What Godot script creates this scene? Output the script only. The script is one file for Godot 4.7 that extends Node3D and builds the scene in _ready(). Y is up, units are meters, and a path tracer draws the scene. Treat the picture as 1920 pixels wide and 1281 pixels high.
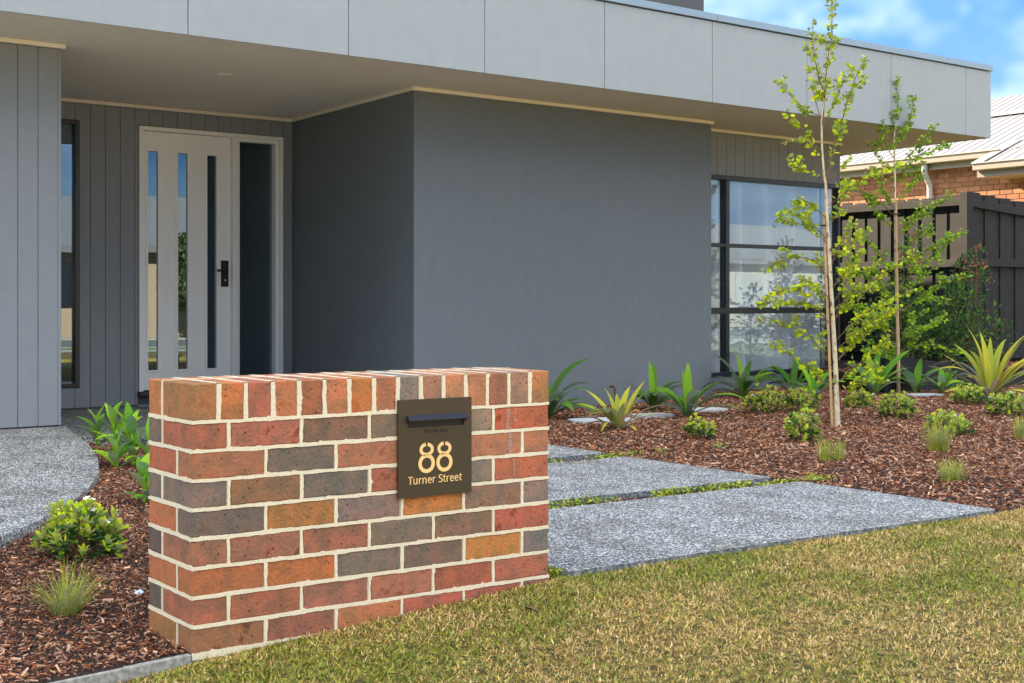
extends Node3D

# ------------------------------------------------------------------ mesh builder
class MB:
	var st := SurfaceTool.new()
	var n := 0
	func _init(smooth: bool = false):
		st.begin(Mesh.PRIMITIVE_TRIANGLES)
		st.set_smooth_group(0 if smooth else -1)
	func v(p: Vector3, uv: Vector2 = Vector2.ZERO):
		st.set_uv(uv)
		st.add_vertex(p)
		n += 1
	# a triangle whose outside lies towards hint (front faces run clockwise)
	func tri(a: Vector3, b: Vector3, c: Vector3, hint: Vector3):
		if (b - a).cross(c - a).dot(hint) > 0.0:
			v(a); v(c); v(b)
		else:
			v(a); v(b); v(c)
	func quad(a: Vector3, b: Vector3, c: Vector3, d: Vector3, hint: Vector3):
		tri(a, b, c, hint)
		tri(a, c, d, hint)
	func box(c: Vector3, s: Vector3, bas: Basis = Basis(), bev: float = 0.0):
		var h := s * 0.5
		var ax := [Vector3(1, 0, 0), Vector3(0, 1, 0), Vector3(0, 0, 1)]
		for i in 3:
			for sg in [-1.0, 1.0]:
				var u: Vector3 = ax[(i + 1) % 3]
				var w: Vector3 = ax[(i + 2) % 3]
				var nn: Vector3 = ax[i] * sg
				var o: Vector3 = nn * h[i]
				var hu: float = h[(i + 1) % 3] - bev
				var hw: float = h[(i + 2) % 3] - bev
				quad(c + bas * (o - u * hu - w * hw), c + bas * (o + u * hu - w * hw), c + bas * (o + u * hu + w * hw), c + bas * (o - u * hu + w * hw), bas * nn)
		if bev > 0.0:
			for i in 3:
				var j := (i + 1) % 3
				var k := (i + 2) % 3
				for sj in [-1.0, 1.0]:
					for sk in [-1.0, 1.0]:
						var a: Vector3 = ax[j] * (sj * h[j]) + ax[k] * (sk * (h[k] - bev))
						var b: Vector3 = ax[j] * (sj * (h[j] - bev)) + ax[k] * (sk * h[k])
						var e: Vector3 = ax[i] * (h[i] - bev)
						quad(c + bas * (a - e), c + bas * (a + e), c + bas * (b + e), c + bas * (b - e), bas * (ax[j] * sj + ax[k] * sk))
			for sx in [-1.0, 1.0]:
				for sy in [-1.0, 1.0]:
					for sz in [-1.0, 1.0]:
						var q := Vector3(sx, sy, sz)
						var p := Vector3(sx * (h.x - bev), sy * (h.y - bev), sz * (h.z - bev))
						tri(c + bas * (p + Vector3(sx * bev, 0, 0)), c + bas * (p + Vector3(0, sy * bev, 0)), c + bas * (p + Vector3(0, 0, sz * bev)), bas * q)
	# box between two corners
	func span(a: Vector3, b: Vector3, bev: float = 0.0):
		box((a + b) * 0.5, (b - a).abs(), Basis(), bev)
	func bar(a: Vector3, b: Vector3, w: float, h: float, bev: float = 0.0):
		var z := (b - a).normalized()
		var x := Vector3.UP.cross(z)
		if x.length() < 0.01:
			x = Vector3.RIGHT
		x = x.normalized()
		box((a + b) * 0.5, Vector3(w, h, (b - a).length()), Basis(x, z.cross(x), z), bev)
	func tube(pts: Array, rad: Array, sides: int = 7, cap: bool = true):
		var rings := []
		var side := Vector3(0.31, 0.2, 0.93)
		for i in pts.size():
			var t: Vector3 = (pts[mini(i + 1, pts.size() - 1)] - pts[maxi(i - 1, 0)]).normalized()
			side = (side - t * side.dot(t)).normalized()
			var up := t.cross(side)
			var r := []
			for k in sides:
				var an := TAU * k / sides
				r.append(pts[i] + (side * cos(an) + up * sin(an)) * rad[i])
			rings.append(r)
		for i in pts.size() - 1:
			for k in sides:
				var k2 := (k + 1) % sides
				var m: Vector3 = (rings[i][k] + rings[i][k2]) * 0.5 - (pts[i] as Vector3)
				quad(rings[i][k], rings[i][k2], rings[i + 1][k2], rings[i + 1][k], m)
		if cap:
			var last := pts.size() - 1
			var tip: Vector3 = pts[last] + (pts[last] - pts[last - 1]).normalized() * rad[last]
			for k in sides:
				tri(rings[last][k], rings[last][(k + 1) % sides], tip, pts[last] - pts[last - 1])
	# upright prism over a polygon of (x, z), heights by function or constant
	func slab(poly: PackedVector2Array, y0: float, y1: float, sides: bool = true):
		var idx := Geometry2D.triangulate_polygon(poly)
		for i in range(0, idx.size(), 3):
			var a := poly[idx[i]]
			var b := poly[idx[i + 1]]
			var c := poly[idx[i + 2]]
			tri(Vector3(a.x, y1, a.y), Vector3(b.x, y1, b.y), Vector3(c.x, y1, c.y), Vector3.UP)
			tri(Vector3(a.x, y0, a.y), Vector3(b.x, y0, b.y), Vector3(c.x, y0, c.y), Vector3.DOWN)
		if sides: skirt(poly, y0, y1)
	func skirt(poly: PackedVector2Array, y0: float, y1: float):
		var cw := Geometry2D.is_polygon_clockwise(poly)
		for i in poly.size():
			var a := poly[i]
			var b := poly[(i + 1) % poly.size()]
			var d := b - a
			var nn := Vector3(d.y, 0, -d.x) * (-1.0 if cw else 1.0)
			quad(Vector3(a.x, y0, a.y), Vector3(b.x, y0, b.y), Vector3(b.x, y1, b.y), Vector3(a.x, y1, a.y), nn)
	func done() -> ArrayMesh:
		st.generate_normals()
		return st.commit()

# ------------------------------------------------------------------ names and labels
var taken := {}
func numbered(called: String) -> String:
	if not taken.has(called):
		taken[called] = 0
		return called
	taken[called] += 1
	return "%s_%03d" % [called, taken[called]]

func tag(o: Node3D, label: String, category: String, group: String = "", kind: String = ""):
	o.set_meta("label", label)
	if category: o.set_meta("category", category)
	if group: o.set_meta("group", group)
	if kind: o.set_meta("kind", kind)

func thing(called: String, label: String, category: String, at: Vector3 = Vector3.ZERO, turn: float = 0.0, group: String = "") -> Node3D:
	var o := Node3D.new()
	o.name = numbered(called)
	o.position = at
	o.rotation.y = turn
	add_child(o)
	tag(o, label, category, group)
	return o

func part(parent: Node3D, called: String, mesh: Mesh, m: Material, xf: Transform3D = Transform3D()) -> MeshInstance3D:
	var o := MeshInstance3D.new()
	o.name = called
	o.mesh = mesh
	o.material_override = m
	o.transform = xf
	parent.add_child(o, true)
	return o

func solo(called: String, mesh: Mesh, m: Material, label: String, category: String, at: Vector3 = Vector3.ZERO, turn: float = 0.0, group: String = "") -> MeshInstance3D:
	var o := part(self, numbered(called), mesh, m)
	o.position = at
	o.rotation.y = turn
	tag(o, label, category, group)
	return o

func struct(called: String, mesh: Mesh, m: Material, label: String = "") -> MeshInstance3D:
	var o := part(self, numbered(called), mesh, m)
	o.set_meta("kind", "structure")
	if label: o.set_meta("label", label)
	return o

func copies(parent: Node3D, called: String, mesh: Mesh, m: Material, xfs: Array, cols: Array, label: String = "", category: String = "") -> MultiMeshInstance3D:
	var mm := MultiMesh.new()
	mm.transform_format = MultiMesh.TRANSFORM_3D
	mm.use_colors = cols.size() > 0
	mm.mesh = mesh
	mm.instance_count = xfs.size()
	for i in xfs.size():
		mm.set_instance_transform(i, xfs[i])
		if cols.size(): mm.set_instance_color(i, cols[i])
	var o := MultiMeshInstance3D.new()
	o.multimesh = mm
	o.material_override = m
	o.name = numbered(called) if parent == self else called
	parent.add_child(o, true)
	o.set_meta("kind", "stuff")
	if label: o.set_meta("label", label)
	if category: o.set_meta("category", category)
	return o

# ------------------------------------------------------------------ materials and textures
func lin(r: float, g: float, b: float) -> Color:
	return Color(r, g, b).linear_to_srgb()

func mat(c: Color, rough: float = 0.8, metal: float = 0.0, spec: float = 0.5) -> StandardMaterial3D:
	var m := StandardMaterial3D.new()
	m.albedo_color = c
	m.roughness = rough
	m.metallic = metal
	m.metallic_specular = spec
	return m

func tri_map(m: StandardMaterial3D, tex: Texture2D, metres: float, height: Texture2D = null, hscale: float = 0.0):
	m.albedo_texture = tex
	m.uv1_triplanar = true
	m.uv1_world_triplanar = true
	m.uv1_scale = Vector3.ONE / metres
	m.uv1_triplanar_sharpness = 4.0
	if height:
		m.heightmap_enabled = true
		m.heightmap_texture = height
		m.heightmap_scale = hscale

func leafy(c: Color, back: float = 0.5, rough: float = 0.45) -> StandardMaterial3D:
	var m := mat(c, rough + 0.2, 0.0, 0.22)
	m.backlight_enabled = true
	m.backlight = Color(back, back, back)
	return m

func noise_tex(freq: float, seed_: int, size: int, ramp: Array, oct: int = 4, kind: int = FastNoiseLite.TYPE_SIMPLEX_SMOOTH) -> NoiseTexture2D:
	var nz := FastNoiseLite.new()
	nz.seed = seed_
	nz.noise_type = kind
	nz.frequency = freq
	nz.fractal_octaves = oct
	var t := NoiseTexture2D.new()
	t.width = size
	t.height = size
	t.seamless = true
	t.generate_mipmaps = false
	t.noise = nz
	if ramp.size():
		var g := Gradient.new()
		var offs := PackedFloat32Array()
		var cols := PackedColorArray()
		for r in ramp:
			offs.append(r[0])
			cols.append(r[1])
		g.offsets = offs
		g.colors = cols
		t.color_ramp = g
	return t

# stones of an exposed-aggregate surface: stamped ellipses, with a height picture
func aggregate(size: int, count: int, seed_: int) -> Array:
	var rg := RandomNumberGenerator.new()
	rg.seed = seed_
	var col := PackedByteArray()
	var hei := PackedByteArray()
	col.resize(size * size * 3)
	hei.resize(size * size)
	for i in size * size:
		var gz := rg.randi_range(96, 122)
		col[i * 3] = gz
		col[i * 3 + 1] = gz
		col[i * 3 + 2] = gz + 2
		hei[i] = 40
	var tones := [[250, 248, 242], [240, 236, 228], [222, 222, 222], [190, 192, 198], [150, 154, 164], [74, 77, 84], [58, 60, 66], [82, 85, 92], [92, 93, 98], [66, 69, 76], [48, 50, 54], [246, 244, 242], [190, 172, 150]]
	for s in count:
		var t: Array = tones[rg.randi_range(0, tones.size() - 1)]
		var a := rg.randf_range(1.6, 4.6)
		var b := a * rg.randf_range(0.5, 0.95)
		var an := rg.randf() * PI
		var ca := cos(an)
		var sa := sin(an)
		var cx := rg.randf() * size
		var cy := rg.randf() * size
		var r := int(a) + 1
		for dy in range(-r, r + 1):
			for dx in range(-r, r + 1):
				var u := (dx * ca + dy * sa) / a
				var w := (dy * ca - dx * sa) / b
				var q := u * u + w * w
				if q < 1.0:
					var i := posmod(int(cy) + dy, size) * size + posmod(int(cx) + dx, size)
					col[i * 3] = t[0]
					col[i * 3 + 1] = t[1]
					col[i * 3 + 2] = t[2]
					hei[i] = 90 + int(140.0 * (1.0 - q))
	return [ImageTexture.create_from_image(Image.create_from_data(size, size, false, Image.FORMAT_RGB8, col)), ImageTexture.create_from_image(Image.create_from_data(size, size, false, Image.FORMAT_L8, hei))]

# face of a fired brick: mottled tone, dark pits, a few scorched blotches
func brick_face(size: int, seed_: int, blotch: float) -> ImageTexture:
	var rg := RandomNumberGenerator.new()
	rg.seed = seed_
	var a := FastNoiseLite.new()
	a.seed = seed_
	a.frequency = 4.0 / size
	a.fractal_octaves = 5
	var b := FastNoiseLite.new()
	b.seed = seed_ + 7
	b.frequency = 30.0 / size
	b.fractal_octaves = 3
	var ia := a.get_seamless_image(size, size).get_data()
	var ib := b.get_seamless_image(size, size).get_data()
	var d := PackedByteArray()
	d.resize(size * size * 3)
	for i in size * size:
		var x := ia[i] / 255.0
		var y := ib[i] / 255.0
		var k := 0.90 + 0.18 * (y - 0.5) + 0.32 * (x - 0.5)
		k -= blotch * smoothstep(0.60, 0.85, x * 0.75 + y * 0.25)
		k = clampf(k, 0.15, 1.0)
		d[i * 3] = int(255 * k)
		d[i * 3 + 1] = int(255 * minf(1.0, k * (0.98 + 0.20 * (0.5 - x))))
		d[i * 3 + 2] = int(255 * minf(1.0, k * (0.97 + 0.26 * (0.5 - x))))
	for s in 70:
		var cx := rg.randi_range(0, size - 1)
		var cy := rg.randi_range(0, size - 1)
		var r := rg.randi_range(0, 2)
		var f := rg.randf_range(0.4, 0.8)
		for dy in range(-r, r + 1):
			for dx in range(-r, r + 1):
				if dx * dx + dy * dy <= r * r:
					var i := posmod(cy + dy, size) * size + posmod(cx + dx, size)
					for c in 3:
						d[i * 3 + c] = int(d[i * 3 + c] * f)
	return ImageTexture.create_from_image(Image.create_from_data(size, size, false, Image.FORMAT_RGB8, d))

# wispy clouds for the sky, as an equirectangular picture with alpha
func clouds() -> ImageTexture:
	var w := 1024
	var h := 512
	var nz := FastNoiseLite.new()
	nz.seed = 59
	nz.fractal_octaves = 6
	nz.frequency = 1.0
	nz.fractal_gain = 0.55
	nz.domain_warp_enabled = true
	nz.domain_warp_amplitude = 0.55
	nz.domain_warp_frequency = 1.3
	var im := Image.create_empty(w, h, false, Image.FORMAT_RGBA8)
	for j in h:
		var el := (0.5 - (j + 0.5) / h) * PI
		for i in w:
			if el <= 0.0:
				im.set_pixel(i, j, Color(1, 1, 1, 0))
				continue
			var az := (i + 0.5) / w * TAU
			var q := 1.0 / (sin(el) + 0.20)
			var p := Vector3(sin(az) * cos(el) * q * 0.8, cos(az) * cos(el) * q * 0.8, 3.1)
			p = Vector3(p.x + 0.5 * p.y, p.y - 0.25 * p.x, p.z)
			var n := nz.get_noise_3dv(p) * 0.5 + 0.5
			var a := smoothstep(CL0, CL1, n) * 0.95 * lerpf(0.17, 1.0, smoothstep(0.12, 0.50, sin(el)))
			im.set_pixel(i, j, Color(1, 1, 1, a))
	return ImageTexture.create_from_image(im)

const YAW := 35.43
const CL0 := 0.36
const CL1 := 0.82
var M := {}
var rng := RandomNumberGenerator.new()

func _ready():
	rng.seed = 20
	set_camera()
	set_sky()
	make_materials()
	build_ground()
	build_house()
	build_letterbox_wall()
	build_letterbox()
	build_boundary()
	build_neighbour()
	build_street()
	build_plants()
	build_small_things()
	build_cover()

func set_camera():
	var cam := Camera3D.new()
	cam.name = "camera"
	cam.position = Vector3(-1.576, 1.045, 3.836)
	cam.rotation_degrees = Vector3(0, -YAW, 0)
	cam.keep_aspect = Camera3D.KEEP_HEIGHT
	cam.projection = Camera3D.PROJECTION_FRUSTUM
	cam.near = 0.05
	cam.far = 600.0
	cam.size = 0.05 * 1281.0 / 2579.0
	cam.frustum_offset = Vector2(0, -0.05 * 78.1 / 2579.0)
	add_child(cam)
	cam.current = true

func set_sky():
	var e := Environment.new()
	e.background_mode = Environment.BG_SKY
	e.tonemap_mode = Environment.TONE_MAPPER_LINEAR
	e.tonemap_exposure = 13.8
	e.sdfgi_enabled = true
	e.ssao_enabled = true
	e.ssil_enabled = true
	var s := ProceduralSkyMaterial.new()
	s.sky_top_color = lin(0.009, 0.034, 0.078)
	s.sky_horizon_color = lin(0.030, 0.053, 0.076)
	s.sky_curve = 0.13
	s.ground_bottom_color = lin(0.06, 0.06, 0.045)
	s.ground_horizon_color = lin(0.10, 0.10, 0.09)
	s.sky_cover = clouds()
	s.sky_cover_modulate = lin(0.54, 0.50, 0.40)
	s.sun_angle_max = 1.0
	var sky := Sky.new()
	sky.sky_material = s
	e.sky = sky
	var we := WorldEnvironment.new()
	we.name = "world_environment"
	we.environment = e
	add_child(we)
	var sun := DirectionalLight3D.new()
	sun.name = "sun"
	sun.light_energy = 0.60
	sun.light_color = Color(1.0, 0.91, 0.78)
	sun.light_angular_distance = 0.53
	sun.shadow_enabled = true
	add_child(sun)
	sun.look_at_from_position(Vector3(-0.5, 1.0, -1.45), Vector3.ZERO)

# faint upright run marks left by rain
func streaks(m: StandardMaterial3D, low: float):
	m.detail_enabled = true
	m.detail_blend_mode = BaseMaterial3D.BLEND_MODE_MUL
	m.detail_uv_layer = BaseMaterial3D.DETAIL_UV_2
	m.detail_albedo = noise_tex(0.02, 43, 512, [[0.25, Color(low, low, low * 0.99)], [0.6, Color(1, 1, 1)]], 5)
	m.uv2_triplanar = true
	m.uv2_world_triplanar = true
	m.uv2_scale = Vector3(1.0, 0.22, 1.0)

func make_materials():
	var wm := noise_tex(0.02, 3, 512, [[0.0, Color(0.97, 0.97, 0.97)], [1.0, Color(1, 1, 1)]], 6)
	var fine := noise_tex(0.12, 5, 512, [], 3)
	var ag := aggregate(1024, 42000, 4)
	M.aggregate = mat(lin(1.0, 0.98, 0.94), 0.75)
	tri_map(M.aggregate, ag[0], 1.25, ag[1], 0.12)
	var stain := noise_tex(0.012, 41, 512, [[0.3, Color(0.88, 0.87, 0.85)], [0.5, Color(0.98, 0.98, 0.98)], [0.8, Color(1, 1, 1)]], 5)
	M.aggregate.detail_enabled = true
	M.aggregate.detail_blend_mode = BaseMaterial3D.BLEND_MODE_MUL
	M.aggregate.detail_uv_layer = BaseMaterial3D.DETAIL_UV_2
	M.aggregate.detail_albedo = stain
	M.aggregate.uv2_triplanar = true
	M.aggregate.uv2_world_triplanar = true
	M.aggregate.uv2_scale = Vector3.ONE / 2.7
	M.aggregate_edge = mat(lin(0.30, 0.31, 0.32), 0.9)
	tri_map(M.aggregate_edge, noise_tex(0.05, 9, 256, [[0.2, Color(0.5, 0.5, 0.5)], [0.8, Color(1, 1, 1)]]), 0.4)
	M.render = mat(lin(0.170, 0.189, 0.205), 0.92)
	tri_map(M.render, wm, 1.3, fine, 0.12)
	streaks(M.render, 0.993)
	M.upper = mat(lin(0.11, 0.11, 0.115), 0.9)
	tri_map(M.upper, wm, 2.0)
	M.board = mat(lin(0.25, 0.264, 0.28), 0.6)
	tri_map(M.board, wm, 0.9, fine, 0.02)
	M.board_back = mat(lin(0.07, 0.07, 0.075), 0.8)
	M.fascia = mat(lin(0.365, 0.388, 0.405), 0.55)
	tri_map(M.fascia, wm, 2.2)
	streaks(M.fascia, 0.99)
	M.fascia_gap = mat(lin(0.05, 0.05, 0.05), 0.9)
	M.cap = mat(lin(0.30, 0.37, 0.43), 0.35, 0.35)
	M.soffit = mat(lin(0.90, 0.80, 0.66), 0.85)
	tri_map(M.soffit, wm, 1.6)
	M.trim = mat(lin(0.86, 0.77, 0.62), 0.5)
	M.door = mat(lin(0.90, 0.88, 0.84), 0.4)
	M.frame = mat(lin(0.016, 0.018, 0.024), 0.35)
	M.black = mat(lin(0.012, 0.012, 0.014), 0.4)
	M.sill = mat(lin(0.05, 0.035, 0.03), 0.6)
	M.chrome = mat(lin(0.6, 0.6, 0.6), 0.25, 1.0)
	M.glass = mat(Color(0.80, 0.92, 1.0, 0.125), 0.0, 1.0)
	var clear := Image.create_empty(4, 4, false, Image.FORMAT_RGB8)
	clear.fill(Color.WHITE)
	M.glass.albedo_texture = ImageTexture.create_from_image(clear)
	M.glass.transparency = BaseMaterial3D.TRANSPARENCY_ALPHA
	M.dark_room = mat(lin(0.26, 0.30, 0.30), 0.9)
	M.room = mat(lin(0.25, 0.24, 0.22), 0.9)
	M.curtain = mat(lin(0.66, 0.69, 0.72), 0.9)
	M.curtain.backlight_enabled = true
	M.curtain.backlight = Color(0.2, 0.2, 0.2)
	tri_map(M.curtain, fine, 0.2)
	M.curtain.albedo_texture = null
	M.brick_tex = [brick_face(256, 1, 0.0), brick_face(256, 2, 0.2), brick_face(256, 3, 0.42)]
	M.brick_h = noise_tex(0.09, 15, 256, [], 4)
	M.mortar = mat(lin(0.87, 0.755, 0.555), 0.95)
	tri_map(M.mortar, noise_tex(0.06, 17, 256, [[0.25, Color(0.92, 0.91, 0.89)], [0.7, Color(1, 1, 1)]]), 0.12)
	M.plate = mat(lin(0.080, 0.061, 0.036), 0.42, 0.35)
	tri_map(M.plate, noise_tex(0.2, 19, 256, [[0.2, Color(0.85, 0.85, 0.85)], [0.8, Color(1, 1, 1)]]), 0.08)
	M.plate_text = mat(lin(1.0, 0.62, 0.26), 0.4)
	M.hood = mat(lin(0.014, 0.018, 0.034), 0.3)
	M.ink = mat(lin(0.008, 0.008, 0.008), 0.5)
	M.soil = mat(lin(0.10, 0.040, 0.020), 1.0)
	tri_map(M.soil, noise_tex(0.05, 23, 512, [[0.25, Color(0.35, 0.35, 0.35)], [0.75, Color(1, 1, 1)]], 5), 0.35, fine, 1.0)
	M.lawn = mat(lin(0.26, 0.18, 0.045), 1.0)
	tri_map(M.lawn, noise_tex(0.03, 25, 512, [[0.25, Color(0.5, 0.55, 0.35)], [0.75, Color(1, 0.95, 0.9)]], 5), 0.7, fine, 0.8)
	M.far_grass = mat(lin(0.14, 0.16, 0.04), 1.0)
	M.asphalt = mat(lin(0.12, 0.12, 0.12), 0.95)
	M.concrete = mat(lin(0.40, 0.39, 0.37), 0.9)
	tri_map(M.concrete, noise_tex(0.03, 27, 256, [[0.2, Color(0.8, 0.8, 0.8)], [0.8, Color(1, 1, 1)]]), 0.8)
	M.stone = mat(lin(0.55, 0.56, 0.58), 0.85)
	tri_map(M.stone, wm, 0.5)
	M.edging = mat(lin(0.42, 0.40, 0.36), 0.9)
	tri_map(M.edging, noise_tex(0.05, 29, 256, [[0.2, Color(0.75, 0.75, 0.75)], [0.8, Color(1, 1, 1)]]), 0.3)
	M.fence = mat(lin(0.027, 0.026, 0.027), 0.85)
	tri_map(M.fence, noise_tex(0.04, 31, 256, [[0.2, Color(0.86, 0.86, 0.86)], [0.8, Color(1, 1, 1)]]), 1.5)
	M.fence_dark = mat(lin(0.022, 0.024, 0.030), 0.75)
	tri_map(M.fence_dark, noise_tex(0.04, 33, 256, [[0.2, Color(0.7, 0.7, 0.7)], [0.8, Color(1, 1, 1)]]), 0.6)
	M.chip = mat(Color.WHITE, 0.85)
	M.chip.vertex_color_use_as_albedo = true
	M.blade = mat(Color.WHITE, 0.6)
	M.blade.vertex_color_use_as_albedo = true
	M.blade.backlight_enabled = true
	M.blade.backlight = Color(0.4, 0.4, 0.4)
	M.strap = [leafy(lin(0.09, 0.21, 0.008)), leafy(lin(0.16, 0.31, 0.01)), leafy(lin(0.055, 0.15, 0.010))]
	M.lush = [leafy(lin(0.18, 0.38, 0.012)), leafy(lin(0.28, 0.48, 0.018)), leafy(lin(0.11, 0.28, 0.014))]
	M.yellow = [leafy(lin(0.44, 0.40, 0.03)), leafy(lin(0.30, 0.33, 0.03)), leafy(lin(0.52, 0.42, 0.04)), leafy(lin(0.62, 0.30, 0.035))]
	M.lime = [leafy(lin(0.52, 0.60, 0.006)), leafy(lin(0.36, 0.50, 0.006)), leafy(lin(0.66, 0.64, 0.01))]
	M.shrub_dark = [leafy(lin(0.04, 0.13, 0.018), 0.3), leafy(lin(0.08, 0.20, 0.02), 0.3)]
	M.bronze = leafy(lin(0.60, 0.33, 0.04))
	M.birch = [leafy(lin(0.42, 0.52, 0.002), 0.45), leafy(lin(0.26, 0.40, 0.002), 0.45), leafy(lin(0.64, 0.63, 0.003), 0.45)]
	M.birch_green = [leafy(lin(0.25, 0.42, 0.002), 0.45), leafy(lin(0.15, 0.31, 0.002), 0.45), leafy(lin(0.40, 0.54, 0.002), 0.45)]
	M.bush = [leafy(lin(0.055, 0.13, 0.02), 0.3), leafy(lin(0.10, 0.20, 0.025), 0.3)]
	M.bush_tip = leafy(lin(0.45, 0.16, 0.05), 0.3)
	M.flower = leafy(lin(0.85, 0.82, 0.80), 0.3)
	M.red_flower = leafy(lin(0.5, 0.03, 0.02), 0.3)
	M.tuft = [leafy(lin(0.40, 0.44, 0.02)), leafy(lin(0.26, 0.36, 0.015)), leafy(lin(0.60, 0.45, 0.10))]
	M.weed = leafy(lin(0.17, 0.26, 0.02))
	M.bark = mat(lin(0.82, 0.70, 0.50), 0.85)
	tri_map(M.bark, noise_tex(0.03, 35, 256, [[0.20, Color(0.5, 0.42, 0.36)], [0.30, Color(0.88, 0.84, 0.78)], [0.8, Color(1, 1, 1)]], 4), 0.6)
	M.twig = mat(lin(0.20, 0.10, 0.05), 0.8)
	M.stake = mat(lin(0.62, 0.38, 0.20), 0.85)
	tri_map(M.stake, wm, 0.4)
	M.roof = mat(lin(0.165, 0.165, 0.175), 0.5)
	M.gutter = mat(lin(0.27, 0.23, 0.19), 0.5)
	M.white_pipe = mat(lin(0.42, 0.42, 0.43), 0.4)
	M.nb = []
	for k in 4:
		var m := mat(lin(0.27 + 0.04 * k, 0.118 + 0.018 * k, 0.058 + 0.010 * k), 0.9)
		M.nb.append(m)
	M.nb_mortar = mat(lin(0.50, 0.40, 0.30), 0.95)
	M.rust = mat(lin(0.16, 0.07, 0.04), 0.6, 0.2)
	M.plastic = mat(lin(0.55, 0.65, 0.72), 0.4)

# ------------------------------------------------------------------ ground
func sm(a: float, b: float, x: float) -> float:
	return smoothstep(a, b, x)

func bed_y(x: float, z: float) -> float:
	var left := 0.005 + 0.085 * sm(0.0, 3.2, -z) + 0.07 * sm(3.3, 5.0, -z)
	var right := 0.052 + 0.035 * sm(3.9, 5.0, x) + 0.045 * sm(5.0, 9.0, x)
	return lerpf(left, right, sm(1.1, 1.6, x))

func lawn_y(x: float, z: float) -> float:
	return clampf(-0.02 + 0.065 * x, -0.05, 0.064) - 0.012 * maxf(z, 0.0)

func sheet(x0: float, x1: float, z0: float, z1: float, step: float, fn: Callable) -> ArrayMesh:
	var m := MB.new(true)
	var nx := int(ceil((x1 - x0) / step))
	var nz := int(ceil((z1 - z0) / step))
	for j in nz:
		for i in nx:
			var a := x0 + (x1 - x0) * i / nx
			var b := x0 + (x1 - x0) * (i + 1) / nx
			var c := z0 + (z1 - z0) * j / nz
			var d := z0 + (z1 - z0) * (j + 1) / nz
			m.quad(Vector3(a, fn.call(a, c), c), Vector3(b, fn.call(b, c), c), Vector3(b, fn.call(b, d), d), Vector3(a, fn.call(a, d), d), Vector3.UP)
	return m.done()

const PATH_EDGE := [Vector2(-2.2, -0.45), Vector2(-1.2, -0.72), Vector2(-0.62, -1.10), Vector2(-0.30, -1.45), Vector2(-0.07, -1.78), Vector2(0.16, -2.08), Vector2(0.40, -2.45), Vector2(0.65, -2.90), Vector2(0.86, -3.35), Vector2(1.02, -3.85), Vector2(1.13, -4.35), Vector2(1.20, -4.80), Vector2(1.27, -5.15), Vector2(1.34, -5.42)]
const PORCH_EDGE := [Vector2(1.34, -5.50), Vector2(1.46, -5.48), Vector2(1.62, -5.42), Vector2(1.78, -5.28), Vector2(1.80, -5.05), Vector2(1.72, -4.75), Vector2(1.70, -4.40), Vector2(1.8, -4.0), Vector2(3.9, -4.0), Vector2(3.95, -5.3), Vector2(4.75, -8.2), Vector2(1.3, -8.2)]

func path_poly() -> PackedVector2Array:
	var p := PackedVector2Array()
	for q in PATH_EDGE: p.append(q)
	for q in PORCH_EDGE: p.append(q)
	for q in [Vector2(-1.6, -8.2), Vector2(-2.9, -0.45)]: p.append(q)
	return p

func path_y(x: float, z: float) -> float:
	return 0.105 + 0.095 * sm(2.4, 5.0, -z)

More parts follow.
